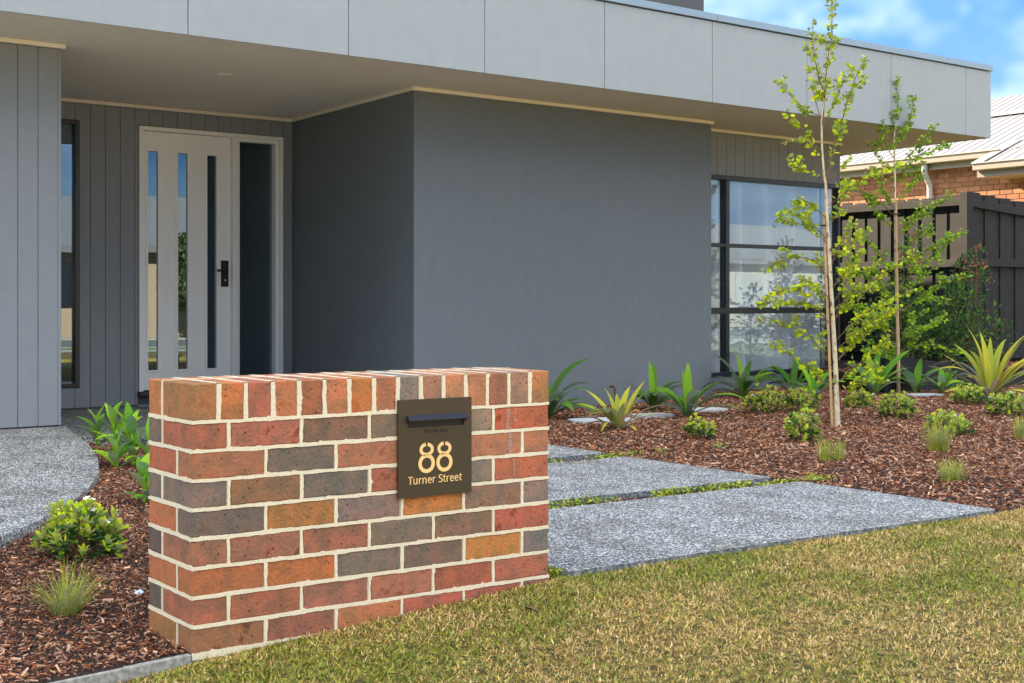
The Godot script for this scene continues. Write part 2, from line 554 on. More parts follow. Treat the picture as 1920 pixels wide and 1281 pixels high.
func build_ground():
	var g := MB.new()
	g.quad(Vector3(-200, -0.14, -200), Vector3(200, -0.14, -200), Vector3(200, -0.14, 200), Vector3(-200, -0.14, 200), Vector3.UP)
	struct("ground", g.done(), M.far_grass)
	struct("lawn", sheet(-7, 16, -0.04, 8.2, 0.25, lawn_y), M.lawn, "patchy green and straw coloured front lawn")
	struct("mulch_bed", sheet(-4, 13.5, -6.2, -0.03, 0.2, bed_y), M.soil, "garden bed covered in red brown bark mulch")
	var ft := MB.new()
	ft.slab(PackedVector2Array([Vector2(0.0, -0.06), Vector2(-3.2, -0.06), Vector2(-3.2, 0.425), Vector2(-0.0, -0.005)]), -0.1, 0.004)
	struct("mulch_bed", ft.done(), M.soil)
	var r := MB.new()
	r.slab(PackedVector2Array([Vector2(9.2, -5.03), Vector2(14.5, -5.03), Vector2(14.5, -14), Vector2(9.6, -14)]), 0.05, 0.30)
	struct("raised_bed", r.done(), M.soil)
	var p := MB.new()
	for i in PATH_EDGE.size() - 1:
		var q0: Vector2 = PATH_EDGE[i]
		var q1: Vector2 = PATH_EDGE[i + 1]
		for k in 3:
			var a := q0.lerp(q1, k / 3.0)
			var b := q0.lerp(q1, (k + 1) / 3.0)
			p.quad(Vector3(-2.9, path_y(0, a.y), a.y), Vector3(a.x, path_y(0, a.y), a.y), Vector3(b.x, path_y(0, b.y), b.y), Vector3(-2.9, path_y(0, b.y), b.y), Vector3.UP)
			p.quad(Vector3(a.x, -0.05, a.y), Vector3(a.x, path_y(0, a.y), a.y), Vector3(b.x, path_y(0, b.y), b.y), Vector3(b.x, -0.05, b.y), Vector3(1, 0, 0.5))
	struct("garden_path", p.done(), M.aggregate, "curved exposed aggregate path at the left")
	var pp := MB.new()
	var pe := PackedVector2Array()
	for q in PORCH_EDGE: pe.append(q)
	pp.slab(pe, -0.05, 0.11)
	struct("porch_floor", pp.done(), M.aggregate, "exposed aggregate porch floor before the front door")
	var s := [[1.40, 3.92, -1.235, -0.02, "large exposed aggregate slab nearest the lawn"], [1.42, 3.92, -2.66, -1.43, "middle exposed aggregate slab between two planted gaps"], [1.44, 3.94, -3.85, -2.88, "farthest exposed aggregate slab beside the mulch"]]
	for k in s:
		var m := MB.new()
		var c := 0.03
		var sp := PackedVector2Array([Vector2(k[0] + c, k[2]), Vector2(k[1] - c, k[2]), Vector2(k[1], k[2] + c), Vector2(k[1], k[3] - c), Vector2(k[1] - c, k[3]), Vector2(k[0] + c, k[3]), Vector2(k[0], k[3] - c), Vector2(k[0], k[2] + c)])
		m.slab(sp, -0.04, 0.08, false)
		var so := struct("path_slab", m.done(), M.aggregate, k[4])
		var me := MB.new()
		me.skirt(sp, -0.04, 0.0795)
		part(so, "edge", me.done(), M.aggregate_edge)
	# street in front: kerb, road, far verge
	var f := MB.new()
	f.span(Vector3(-80, -0.13, 8.2), Vector3(80, -0.05, 9.7))
	struct("footpath", f.done(), M.concrete)
	var n := MB.new()
	n.span(Vector3(-80, -0.136, 9.7), Vector3(80, -0.07, 11.6))
	struct("nature_strip", n.done(), M.far_grass)
	var k1 := MB.new()
	k1.span(Vector3(-80, -0.137, 11.6), Vector3(80, -0.06, 11.9), 0.02)
	k1.span(Vector3(-80, -0.137, 18.9), Vector3(80, -0.06, 19.2), 0.02)
	struct("kerb", k1.done(), M.concrete)
	var a := MB.new()
	a.quad(Vector3(-80, -0.13, 11.9), Vector3(80, -0.13, 11.9), Vector3(80, -0.13, 18.9), Vector3(-80, -0.13, 18.9), Vector3.UP)
	struct("road", a.done(), M.asphalt)

# ------------------------------------------------------------------ the house
var house: Node3D

func hpart(called: String, m: MB, material: Material, parent: Node3D = null) -> MeshInstance3D:
	return part(parent if parent else house, called, m.done(), material)

func hgroup(called: String) -> Node3D:
	var o := Node3D.new()
	o.name = called
	house.add_child(o, true)
	return o

# vertical boards; openings are [s0, s1, y0, y1]
func cladding(s0: float, s1: float, phase: float, pitch: float, y0: float, y1: float, q: float, holes: Array):
	var k := floori((s0 - phase) / pitch)
	while phase + k * pitch < s1:
		var a := maxf(s0, phase + k * pitch + 0.0018)
		var b := minf(s1, phase + (k + 1) * pitch - 0.0018)
		k += 1
		var cuts := [a, b]
		for h in holes:
			for x in [h[0], h[1]]:
				if x > a and x < b: cuts.append(x)
		cuts.sort()
		for i in cuts.size() - 1:
			if cuts[i + 1] - cuts[i] < 0.004: continue
			var mid: float = (cuts[i] + cuts[i + 1]) * 0.5
			var ys := [y0, y1]
			for h in holes:
				if mid > h[0] and mid < h[1]: ys.append_array([h[2], h[3]])
			ys.sort()
			for j in range(0, ys.size(), 2):
				if ys[j + 1] - ys[j] < 0.01: continue
				var m := MB.new()
				m.box(Vector3(mid, (ys[j] + ys[j + 1]) * 0.5, q - 0.006), Vector3(cuts[i + 1] - cuts[i], ys[j + 1] - ys[j], 0.012), Basis(), 0.0015)
				hpart("cladding_board", m, M.board)

func build_house():
	house = thing("house", "modern grey house with white front door, flat roof and pale panelled fascia", "house", Vector3(0, 0, -4.5), deg_to_rad(3.0))
	var P := 2.748
	# rendered wall beside the entry
	var w := MB.new()
	w.slab(PackedVector2Array([Vector2(4.21, -0.86), Vector2(7.64, -0.86), Vector2(7.64, -1.30), Vector2(7.44, -1.30), Vector2(7.44, -1.06), Vector2(4.43, -1.06), Vector2(4.65, -3.30), Vector2(4.45, -3.30)]), -0.1, P)
	hpart("rendered_wall", w, M.render)
	# left wing
	var lw := MB.new()
	lw.span(Vector3(-6, -0.1, -7), Vector3(1.326, P, -0.846))
	hpart("wall", lw, M.board_back)
	cladding(-2.0, 1.318, 1.32 - 0.133 * 30, 0.133, 0.21, P - 0.03, -0.83, [])
	var ct := MB.new()
	ct.span(Vector3(1.319, 0.21, -0.87), Vector3(1.342, P - 0.03, -0.829), 0.002)
	hpart("corner_trim", ct, M.board)
	var side := MB.new()
	side.span(Vector3(1.326, 0.21, -3.2), Vector3(1.34, P - 0.03, -0.871))
	hpart("side_wall", side, M.board)
	# entry wall
	var E := -3.22
	var holes := [[1.5, 2.385, 0.295, 2.575], [2.905, 4.335, 0.05, 2.575]]
	var eb := MB.new()
	for b in [[1.34, 1.5, -0.1, P], [2.385, 2.905, -0.1, P], [4.335, 4.45, -0.1, P], [1.5, 2.385, 2.575, P], [2.905, 4.335, 2.575, P], [1.5, 2.385, -0.1, 0.295], [2.905, 4.335, -0.1, 0.2]]:
		eb.span(Vector3(b[0], b[2], E - 0.2), Vector3(b[1], b[3], E - 0.013))
	hpart("entry_wall", eb, M.board_back)
	cladding(1.34, 4.436, 2.345 - 0.133 * 10, 0.133, 0.125, P - 0.03, E, holes)
	# narrow entry window
	var nw := hgroup("window")
	var f := MB.new()
	f.span(Vector3(2.34, 0.30, E - 0.05), Vector3(2.382, 2.57, E + 0.012), 0.003)
	f.span(Vector3(1.5, 0.30, E - 0.05), Vector3(2.34, 0.335, E + 0.012), 0.003)
	f.span(Vector3(1.5, 2.535, E - 0.05), Vector3(2.34, 2.57, E + 0.012), 0.003)
	hpart("frame", f, M.frame, nw)
	var pn := MB.new()
	pn.span(Vector3(1.5, 0.335, E - 0.03), Vector3(2.34, 2.535, E - 0.024))
	hpart("pane", pn, M.glass, nw)
	# dark hall behind door and window
	var hall := MB.new()
	hall.span(Vector3(1.4, 0.15, -6.05), Vector3(4.4, 2.7, -6.0))
	hall.span(Vector3(1.35, 0.15, -6.0), Vector3(1.4, 2.7, -3.42))
	hall.span(Vector3(4.412, 0.15, -6.0), Vector3(4.46, 2.7, -3.42))
	hall.span(Vector3(1.4, 0.1, -6.0), Vector3(4.4, 0.15, -3.42))
	hall.span(Vector3(1.4, 2.69, -6.0), Vector3(4.4, 2.74, -3.42))
	hpart("hall", hall, M.dark_room)
	# door frame, sidelight, door
	var df := MB.new()
	var z0 := E - 0.11
	var z1 := E + 0.02
	df.span(Vector3(2.91, 0.24, z0), Vector3(2.95, 2.57, z1), 0.003)
	df.span(Vector3(2.95, 2.535, z0), Vector3(4.295, 2.57, z1), 0.003)
	df.span(Vector3(4.295, 0.24, z0), Vector3(4.33, 2.57, z1), 0.003)
	df.span(Vector3(3.815, 0.24, z0), Vector3(3.858, 2.535, z1 - 0.006), 0.003)
	df.span(Vector3(3.86, 0.24, z0 + 0.02), Vector3(3.895, 2.535, z1 - 0.03), 0.003)
	df.span(Vector3(3.895, 2.505, z0 + 0.02), Vector3(4.265, 2.535, z1 - 0.03), 0.003)
	df.span(Vector3(4.265, 0.24, z0 + 0.02), Vector3(4.295, 2.535, z1 - 0.03), 0.003)
	df.span(Vector3(3.895, 0.24, z0 + 0.02), Vector3(4.265, 0.32, z1 - 0.03), 0.003)
	hpart("door_frame", df, M.door)
	var sl := MB.new()
	sl.span(Vector3(3.895, 0.32, E - 0.075), Vector3(4.265, 2.505, E - 0.069))
	hpart("sidelight", sl, M.glass)
	var th := MB.new()
	th.span(Vector3(2.90, 0.205, E - 0.12), Vector3(4.34, 0.238, E + 0.05), 0.004)
	hpart("threshold", th, M.sill)
	var door := hgroup("door")
	var d := MB.new()
	var q0 := E - 0.075
	var q1 := E - 0.035
	var xs := [2.953, 3.010, 3.108, 3.292, 3.390, 3.576, 3.674, 3.812]
	for i in [0, 2, 4, 6]:
		d.span(Vector3(xs[i], 0.42, q0), Vector3(xs[i + 1], 2.36, q1))
	d.span(Vector3(2.953, 0.25, q0), Vector3(3.812, 0.42, q1))
	d.span(Vector3(2.953, 2.36, q0), Vector3(3.812, 2.532, q1))
	hpart("leaf", d, M.door, door)
	for i in [1, 3, 5]:
		var a: float = xs[i]
		var b: float = xs[i + 1]
		var t := MB.new()
		t.span(Vector3(a - 0.018, 0.402, q1), Vector3(a + 0.004, 2.378, q1 + 0.007), 0.002)
		t.span(Vector3(b - 0.004, 0.402, q1), Vector3(b + 0.018, 2.378, q1 + 0.007), 0.002)
		t.span(Vector3(a + 0.004, 0.402, q1), Vector3(b - 0.004, 0.424, q1 + 0.007), 0.002)
		t.span(Vector3(a + 0.004, 2.356, q1), Vector3(b - 0.004, 2.378, q1 + 0.007), 0.002)
		hpart("moulding", t, M.door, door)
		var gl := MB.new()
		gl.box(Vector3((a + b) * 0.5, 1.39, q0 + 0.022), Vector3(0.0975, 1.94, 0.005), Basis(Vector3.UP, deg_to_rad(-4.5)))
		hpart("glass_strip", gl, M.glass, door)
	var hd := MB.new()
	hd.span(Vector3(3.715, 1.165, q1), Vector3(3.79, 1.405, q1 + 0.012), 0.003)
	hpart("handle_plate", hd, M.black, door)
	var lv := MB.new()
	lv.bar(Vector3(3.752, 1.312, q1 + 0.010), Vector3(3.752, 1.312, q1 + 0.062), 0.022, 0.022, 0.003)
	lv.span(Vector3(3.652, 1.301, q1 + 0.046), Vector3(3.765, 1.323, q1 + 0.064), 0.004)
	hpart("handle", lv, M.black, door)
	var lk := MB.new(true)
	lk.tube([Vector3(3.752, 1.225, q1 + 0.011), Vector3(3.752, 1.225, q1 + 0.02)], [0.014, 0.013], 14)
	hpart("lock", lk, M.chrome, door)
	# window wall
	var W := -1.25
	var ww := MB.new()
	ww.span(Vector3(7.64, -0.1, W - 0.2), Vector3(10.07, 0.275, W - 0.004))
	hpart("window_base_wall", ww, M.render)
	var wt := MB.new()
	wt.span(Vector3(7.64, 2.295, W - 0.2), Vector3(10.055, P, W - 0.013))
	hpart("lintel", wt, M.board_back)
	cladding(7.642, 10.045, 8.14 - 0.133 * 5, 0.133, 2.295, P - 0.03, W, [])
	var rs := MB.new()
	rs.span(Vector3(10.056, -0.1, -9.0), Vector3(10.075, P, W - 0.21))
	rs.span(Vector3(10.046, 2.295, W - 0.208), Vector3(10.072, P - 0.001, W + 0.002), 0.002)
	hpart("right_wall", rs, M.board)
	var win := hgroup("window")
	var wf := MB.new()
	wf.span(Vector3(7.642, 2.25, W - 0.08), Vector3(10.10, 2.292, W + 0.014), 0.003)
	wf.span(Vector3(7.642, 0.278, W - 0.08), Vector3(10.09, 0.318, W + 0.012), 0.003)
	wf.span(Vector3(10.035, 0.318, W - 0.08), Vector3(10.07, 2.25, W + 0.008), 0.003)
	hpart("frame", wf, M.frame, win)
	var mu := MB.new()
	mu.span(Vector3(8.262, 0.318, W - 0.08), Vector3(8.315, 2.25, W + 0.008), 0.003)
	hpart("mullion", mu, M.frame, win)
	var rows := [[0.318, 0.905], [0.968, 1.575], [1.612, 2.25]]
	for c in [[7.642, 8.262], [8.315, 10.035]]:
		for k in 2:
			var tr := MB.new()
			tr.span(Vector3(c[0], rows[k][1], W - 0.078), Vector3(c[1], rows[k + 1][0], W + 0.006), 0.003)
			hpart("transom", tr, M.frame, win)
		for rr in rows:
			var pq := MB.new()
			pq.span(Vector3(c[0], rr[0], W - 0.045), Vector3(c[1], rr[1], W - 0.039))
			hpart("pane", pq, M.glass, win)
	var rm := MB.new()
	rm.span(Vector3(7.46, 0.2, -4.2), Vector3(10.05, 2.72, -4.15))
	rm.span(Vector3(7.46, 0.2, -4.15), Vector3(10.05, 0.24, W - 0.21))
	rm.span(Vector3(7.46, 2.69, -4.15), Vector3(10.05, 2.72, W - 0.21))
	rm.span(Vector3(7.42, 0.2, -4.15), Vector3(7.46, 2.72, -1.31))
	rm.span(Vector3(10.02, 0.2, -4.15), Vector3(10.054, 2.72, W - 0.21))
	hpart("room", rm, M.dark_room)
	# soffit, its mouldings, downlight
	var so := MB.new()
	so.slab(PackedVector2Array([Vector2(-6, -9), Vector2(10.82, -9), Vector2(10.82, -2.25), Vector2(11.1, -2.15), Vector2(10.90, 0.03), Vector2(-6, 0.03)]), 2.75, 2.79)
	hpart("soffit", so, M.soffit)
	var y := 2.72
	for c in [[Vector3(-2, y, -0.829), Vector3(1.362, 2.749, -0.80)], [Vector3(1.343, y, -3.19), Vector3(1.362, 2.749, -0.831)], [Vector3(1.362, y, E + 0.001), Vector3(4.41, 2.749, E + 0.026)], [Vector3(4.188, y, -0.859), Vector3(7.66, 2.749, -0.838)], [Vector3(7.642, y, -1.23), Vector3(7.66, 2.749, -0.861)], [Vector3(7.66, y, W + 0.001), Vector3(10.095, 2.749, W + 0.022)]]:
		var m := MB.new()
		m.span(c[0], c[1], 0.002)
		hpart("cornice", m, M.trim)
	var cs := MB.new()
	cs.bar(Vector3(4.424, 2.7345, E + 0.004), Vector3(4.198, 2.7345, -0.862), 0.022, 0.029, 0.002)
	hpart("cornice", cs, M.trim)
	var dl := MB.new(true)
	var ring := []
	var rr2 := []
	for k in 25:
		ring.append(Vector3(2.76 + 0.05 * cos(TAU * k / 24.0), 2.747, -1.27 + 0.05 * sin(TAU * k / 24.0)))
		rr2.append(0.006)
	dl.tube(ring, rr2, 6, false)
	var dln := hgroup("downlight")
	hpart("ring", dl, M.trim, dln)
	var ds := MB.new()
	var disc := PackedVector2Array()
	for k in 24: disc.append(Vector2(2.76 + 0.046 * cos(TAU * k / 24.0), -1.27 + 0.046 * sin(TAU * k / 24.0)))
	ds.slab(disc, 2.746, 2.7494)
	hpart("lens", ds, M.plastic, dln)
	# fascia
	var bk := MB.new()
	bk.span(Vector3(-6, 2.791, -0.03), Vector3(10.86, 3.44, 0.036))
	bk.bar(Vector3(11.06, 3.115, -2.12), Vector3(10.855, 3.115, -0.02), 0.05, 0.648)
	bk.span(Vector3(10.74, 2.791, -9), Vector3(10.80, 3.44, -2.2))
	hpart("fascia_backing", bk, M.fascia_gap)
	var js := [-5.35, -4.15, -2.95, -1.75, -0.55, 0.65, 1.84, 3.04, 4.23, 5.44, 6.69, 7.94, 9.2, 10.46, 10.912]
	for i in js.size() - 1:
		var m := MB.new()
		m.span(Vector3(js[i] + 0.003, 2.744, 0.037), Vector3(js[i + 1] - 0.003 if i < js.size() - 2 else 10.912, 3.438, 0.05), 0.001)
		hpart("fascia_panel", m, M.fascia)
	for i in 2:
		var m := MB.new()
		var e0 := Vector3(10.9, 3.091, 0.034)
		var ed := Vector3(0.20, 0, -2.15).normalized()
		m.bar(e0 + ed * (1.08 * i + 0.004), e0 + ed * (1.08 * i + 1.076), 0.012, 0.694, 0.001)
		hpart("fascia_panel", m, M.fascia)
	for c in [[-6.0, 6.735], [6.739, 10.93]]:
		var m := MB.new()
		m.span(Vector3(c[0], 3.446, -0.16), Vector3(c[1], 3.508, 0.068), 0.004)
		hpart("roof_cap", m, M.cap)
	var rc := MB.new()
	rc.bar(Vector3(11.04, 3.476, -2.14), Vector3(10.85, 3.476, -0.163), 0.16, 0.06, 0.004)
	rc.span(Vector3(10.66, 3.446, -9), Vector3(10.83, 3.506, -2.16), 0.004)
	hpart("roof_cap", rc, M.cap)
	var rd := MB.new()
	rd.span(Vector3(-6, 3.36, -9), Vector3(10.79, 3.40, -0.031))
	hpart("roof", rd, M.upper)
	var us := MB.new()
	us.span(Vector3(-7, 3.401, -9), Vector3(8.0, 5.6, -1.3))
	hpart("upper_storey", us, M.upper)
	var bw := MB.new()
	bw.span(Vector3(-6, -0.1, -9.2), Vector3(10.075, P, -9.01))
	hpart("back_wall", bw, M.board_back)
	# curtain hanging behind the window
	var cu := MB.new(true)
	var n := 150
	var prev := []
	for i in n + 1:
		var s := 7.66 + 2.33 * i / n
		var top: float = -1.53 + 0.075 * sin(s * 16.0 + sin(s * 3.0)) + 0.03 * sin(s * 11.0 + 1.0)
		var bot: float = -1.55 + 0.105 * sin(s * 16.0 + sin(s * 3.0) + 0.35 * sin(s * 5.0)) + 0.04 * sin(s * 9.0)
		var shift: float = 0.10 * sin(s * 3.7)
		var now := [Vector3(s, 2.64, top), Vector3(s + 0.2 * shift, 1.2, lerpf(top, bot, 0.6)), Vector3(s + shift, 0.26, bot)]
		if i:
			for k in 2: cu.quad(prev[k], now[k], now[k + 1], prev[k + 1], Vector3(0, 0, 1))
		prev = now
	var cur := solo("curtain", cu.done(), M.curtain, "pale grey curtain in soft folds behind the black framed window", "curtain", Vector3(0, 0, -4.5), deg_to_rad(3.0))

# ------------------------------------------------------------------ brick wall
func srgb8(a: Array, k: float = 1.0) -> Color:
	var c := Color(a[0] / 255.0, a[1] / 255.0, a[2] / 255.0).lerp(Color(0.65, 0.475, 0.40), 0.36)
	var l := c.srgb_to_linear()
	return lin(minf(l.r * k * 1.42, 0.85), minf(l.g * k * 1.52, 0.85), minf(l.b * k * 1.25, 0.85))

var wall: Node3D
var brick_cache := {}
func brick(c0: Vector3, c1: Vector3, col: Array, tex: int):
	var s := (c1 - c0).abs()
	var key := "%d_%d_%d_%d" % [int(s.x * 1000), int(s.y * 1000), int(s.z * 1000), rng.randi_range(0, 2)]
	if not brick_cache.has(key):
		var m := MB.new()
		m.box(Vector3.ZERO, s + Vector3(rng.randf_range(-0.002, 0.001), rng.randf_range(-0.002, 0.001), 0), Basis.from_euler(Vector3(0, 0, rng.randf_range(-0.004, 0.004))), rng.randf_range(0.0025, 0.0045))
		brick_cache[key] = m.done()
	var ck := "m%s%d" % [str(col), tex]
	if not M.has(ck):
		var m2 := mat(srgb8(col, 0.95), 0.88)
		tri_map(m2, M.brick_tex[tex], 0.37, M.brick_h, 0.15)
		M[ck] = m2
	var o := part(wall, "brick", brick_cache[key], M[ck])
	o.position = (c0 + c1) * 0.5 + Vector3(0, 0, rng.randf_range(-0.0012, 0.0012))

func ragged(m: MB, a: Vector3, b: Vector3, across: Vector3, half: float, nrm: Vector3):
	var len_ := (b - a).length()
	var n := maxi(2, int(len_ / 0.007))
	var up := []
	var dn := []
	var wu := 0.0
	var wd := 0.0
	for i in n + 1:
		wu = clampf(wu * 0.82 + rng.randf_range(-0.0010, 0.0012), -0.002, 0.003)
		wd = clampf(wd * 0.82 + rng.randf_range(-0.0009, 0.0010), -0.002, 0.003)
		if rng.randf() < 0.035: wu += rng.randf_range(0.002, 0.006)
		var p := a.lerp(b, float(i) / n)
		up.append(p + across * (half + wu))
		dn.append(p - across * (half + wd))
	for i in n:
		m.quad(up[i], up[i + 1], dn[i + 1], dn[i], nrm)
		m.quad(up[i], up[i + 1], up[i + 1] - nrm * 0.006, up[i] - nrm * 0.006, across)
		m.quad(dn[i], dn[i + 1], dn[i + 1] - nrm * 0.006, dn[i] - nrm * 0.006, -across)

func build_letterbox_wall():
	wall = thing("brick_wall", "low garden wall of mixed red, orange and charcoal bricks with cream mortar", "wall")
	var mor := MB.new()
	mor.span(Vector3(0.004, -0.12, -0.346), Vector3(1.306, 0.790, -0.004))
	var jo := MB.new()
	# colours by course from the ground up, left to right
	var F := [
		[[138, 86, 60], [136, 74, 66], [186, 104, 68], [172, 78, 70], [170, 76, 72], [122, 72, 70]],
		[[158, 82, 66], [156, 82, 62], [152, 86, 78], [164, 94, 80], [158, 72, 56], [168, 86, 72]],
		[[170, 88, 52], [182, 92, 46], [96, 92, 98], [92, 78, 78], [192, 118, 52], [86, 94, 108]],
		[[142, 86, 70], [146, 86, 74], [140, 80, 68], [100, 92, 90], [102, 82, 74], [178, 78, 66]],
		[[82, 78, 86], [158, 98, 46], [116, 100, 108], [192, 112, 50], [116, 92, 86], [114, 104, 112]],
		[[100, 92, 98], [124, 86, 64], [80, 82, 88], [150, 76, 66], [106, 104, 108], [182, 88, 66]],
		[[156, 92, 70], [86, 82, 84], [166, 96, 76], [168, 100, 82], [176, 106, 84], [166, 100, 80]],
		[[152, 78, 62], [166, 86, 74], [98, 74, 68], [104, 92, 88], [130, 116, 110], [184, 78, 52]]]
	var S := [ # left end: back piece, front piece
		[[152, 98, 52], [150, 92, 60]], [[62, 62, 72], [176, 86, 60]], [[182, 96, 60], [192, 102, 52]], [[60, 56, 70], [156, 86, 66]],
		[[186, 96, 62], [112, 80, 76]], [[94, 86, 94], [96, 82, 94]], [[176, 82, 62], [176, 92, 62]], [[90, 80, 86], [146, 86, 56]]]
	var mixed := [[158, 82, 66], [170, 88, 52], [146, 86, 74], [96, 92, 98], [182, 88, 66], [116, 92, 86]]
	for r in 8:
		var y0 := r * 0.086
		var y1 := y0 + 0.076
		var cols: Array = F[r]
		var spans := []
		if r % 2 == 0:
			for k in 5: spans.append([k * 0.24, k * 0.24 + 0.23])
			spans.append([1.2, 1.31])
		else:
			spans.append([0.0, 0.11])
			for k in 5: spans.append([0.12 + k * 0.24, 0.35 + k * 0.24])
		for k in 6:
			var deep := 0.23 if spans[k][1] - spans[k][0] < 0.2 else 0.11
			var lum: int = cols[k][0]
			brick(Vector3(spans[k][0], y0, -deep), Vector3(spans[k][1], y1, 0), cols[k], 2 if lum > 120 and (r * 7 + k * 3) % 4 == 0 else (1 if (r + k) % 2 == 0 else 0))
		# left and right ends, back face
		if r % 2 == 0:
			brick(Vector3(0, y0, -0.35), Vector3(0.11, y1, -0.12), S[r][0], 1)
			for k in 5: brick(Vector3(0.12 + k * 0.24, y0, -0.35), Vector3(0.35 + k * 0.24, y1, -0.24), mixed[(k + r) % 6], k % 3)
		else:
			for k in 5: brick(Vector3(k * 0.24, y0, -0.35), Vector3(k * 0.24 + 0.23, y1, -0.24), S[r][0] if k == 0 else mixed[(k * 2 + r) % 6], k % 3)
			brick(Vector3(1.2, y0, -0.35), Vector3(1.31, y1, -0.12), mixed[r % 6], 0)
		# joints on the front, the left end and the right end
		for k in 5:
			var x: float = spans[k][1] + 0.005
			ragged(jo, Vector3(x, y0 - 0.004, 0.0012), Vector3(x, y1 + 0.004, 0.0012), Vector3.RIGHT, 0.0048, Vector3.BACK)
		var zj := -0.115 if r % 2 == 0 else -0.235
		for sx in [0, 1]:
			var z2: float = zj if sx == 0 else (-0.235 if r % 2 == 0 else -0.115)
			var xx := -0.0012 if sx == 0 else 1.3112
			ragged(jo, Vector3(xx, y0 - 0.004, z2), Vector3(xx, y1 + 0.004, z2), Vector3.BACK, 0.0048, Vector3.LEFT if sx == 0 else Vector3.RIGHT)
	for r in range(0, 9):
		var yj := r * 0.086 - 0.005
		ragged(jo, Vector3(-0.0012, yj, 0.0014), Vector3(1.3112, yj, 0.0014), Vector3.UP, 0.0050 if r else 0.010, Vector3.BACK)
		ragged(jo, Vector3(-0.0014, yj, 0.0012), Vector3(-0.0014, yj, -0.35), Vector3.UP, 0.0050, Vector3.LEFT)
		ragged(jo, Vector3(1.3114, yj, 0.0012), Vector3(1.3114, yj, -0.35), Vector3.UP, 0.0050, Vector3.RIGHT)
	# header course on edge
	var H := [[152, 98, 60], [180, 98, 52], [166, 82, 68], [178, 100, 68], [150, 78, 52], [186, 106, 70], [188, 104, 46], [166, 92, 66], [110, 106, 116], [154, 106, 94], [188, 120, 86], [182, 112, 82], [146, 82, 66], [150, 112, 100], [168, 106, 64]]
	var pitch := (1.31 - 0.076) / 14.0
	for k in 15:
		var x := k * pitch
		brick(Vector3(x, 0.688, -0.23), Vector3(x + 0.076, 0.798, 0), H[k], 1 if k % 3 == 0 else 0)
		brick(Vector3(x, 0.688, -0.35), Vector3(x + 0.076, 0.798, -0.24), [190, 106, 56] if k == 0 else H[(k * 4 + 2) % 15], 0)
		if k < 14:
			var xj := x + 0.076 + (pitch - 0.076) * 0.5
			ragged(jo, Vector3(xj, 0.684, 0.0012), Vector3(xj, 0.796, 0.0012), Vector3.RIGHT, 0.0066, Vector3.BACK)
			ragged(jo, Vector3(xj, 0.7985, 0.0), Vector3(xj, 0.7985, -0.35), Vector3.RIGHT, 0.0076, Vector3.UP)
	ragged(jo, Vector3(0, 0.7987, -0.235), Vector3(1.31, 0.7987, -0.235), Vector3.BACK, 0.006, Vector3.UP)
	ragged(jo, Vector3(-0.0012, 0.684, -0.235), Vector3(-0.0012, 0.797, -0.235), Vector3.BACK, 0.006, Vector3.LEFT)
	part(wall, "mortar_core", mor.done(), M.mortar)
	part(wall, "mortar_joint", jo.done(), M.mortar)
	# white lime runs down the bricks at the right
	var lm := MB.new()
	for q in [[1.135, 0.672, 0.60, 0.013], [1.165, 0.674, 0.635, 0.006], [1.145, 0.592, 0.52, 0.012], [1.160, 0.50, 0.435, 0.004]]:
		var yy: float = q[1]
		while yy > q[2]:
			var xw: float = q[0] + rng.randf_range(-0.002, 0.002)
			var ww: float = q[3] * rng.randf_range(0.5, 1.0)
			lm.quad(Vector3(xw - ww, yy, 0.0018), Vector3(xw + ww, yy, 0.0018), Vector3(xw + ww * 0.8, yy - 0.011, 0.0018), Vector3(xw - ww * 0.8, yy - 0.011, 0.0018), Vector3.BACK)
			yy -= 0.012
	M.lime_run = mat(Color(0.80, 0.70, 0.66, 0.35), 0.9)
	M.lime_run.transparency = BaseMaterial3D.TRANSPARENCY_ALPHA
	part(wall, "lime_stain", lm.done(), M.lime_run)

func text_mesh(txt: String, height: float, depth: float) -> TextMesh:
	var f := SystemFont.new()
	f.font_names = PackedStringArray(["Droid Sans"])
	var t := TextMesh.new()
	t.text = txt
	t.font = f
	t.font_size = 64
	t.pixel_size = height / 64.0
	t.depth = depth
	t.curve_step = 1.0
	return t

func stencil_ring(m: MB, c: Vector3, rx: float, ry: float, th: float, gap: float, only: int):
	# only: 0 whole ring without gap at the waist, gaps top or bottom as asked
	var n := 40
	for i in n:
		var a0 := TAU * i / n
		var a1 := TAU * (i + 1) / n
		var am := (a0 + a1) * 0.5
		var y := sin(am)
		if (absf(cos(am)) * rx < gap) and ((only == 1 and y > 0) or (only == -1 and y < 0)):
			continue
		var p0 := Vector3(cos(a0) * rx, sin(a0) * ry, 0)
		var p1 := Vector3(cos(a1) * rx, sin(a1) * ry, 0)
		var i0 := Vector3(cos(a0) * (rx - th), sin(a0) * (ry - th), 0)
		var i1 := Vector3(cos(a1) * (rx - th), sin(a1) * (ry - th), 0)
		m.quad(c + p0, c + p1, c + i1, c + i0, Vector3.BACK)
		var dz := Vector3(0, 0, -0.002)
		m.quad(c + p0, c + p1, c + p1 + dz, c + p0 + dz, p0)
		m.quad(c + i0, c + i1, c + i1 + dz, c + i0 + dz, -p0)

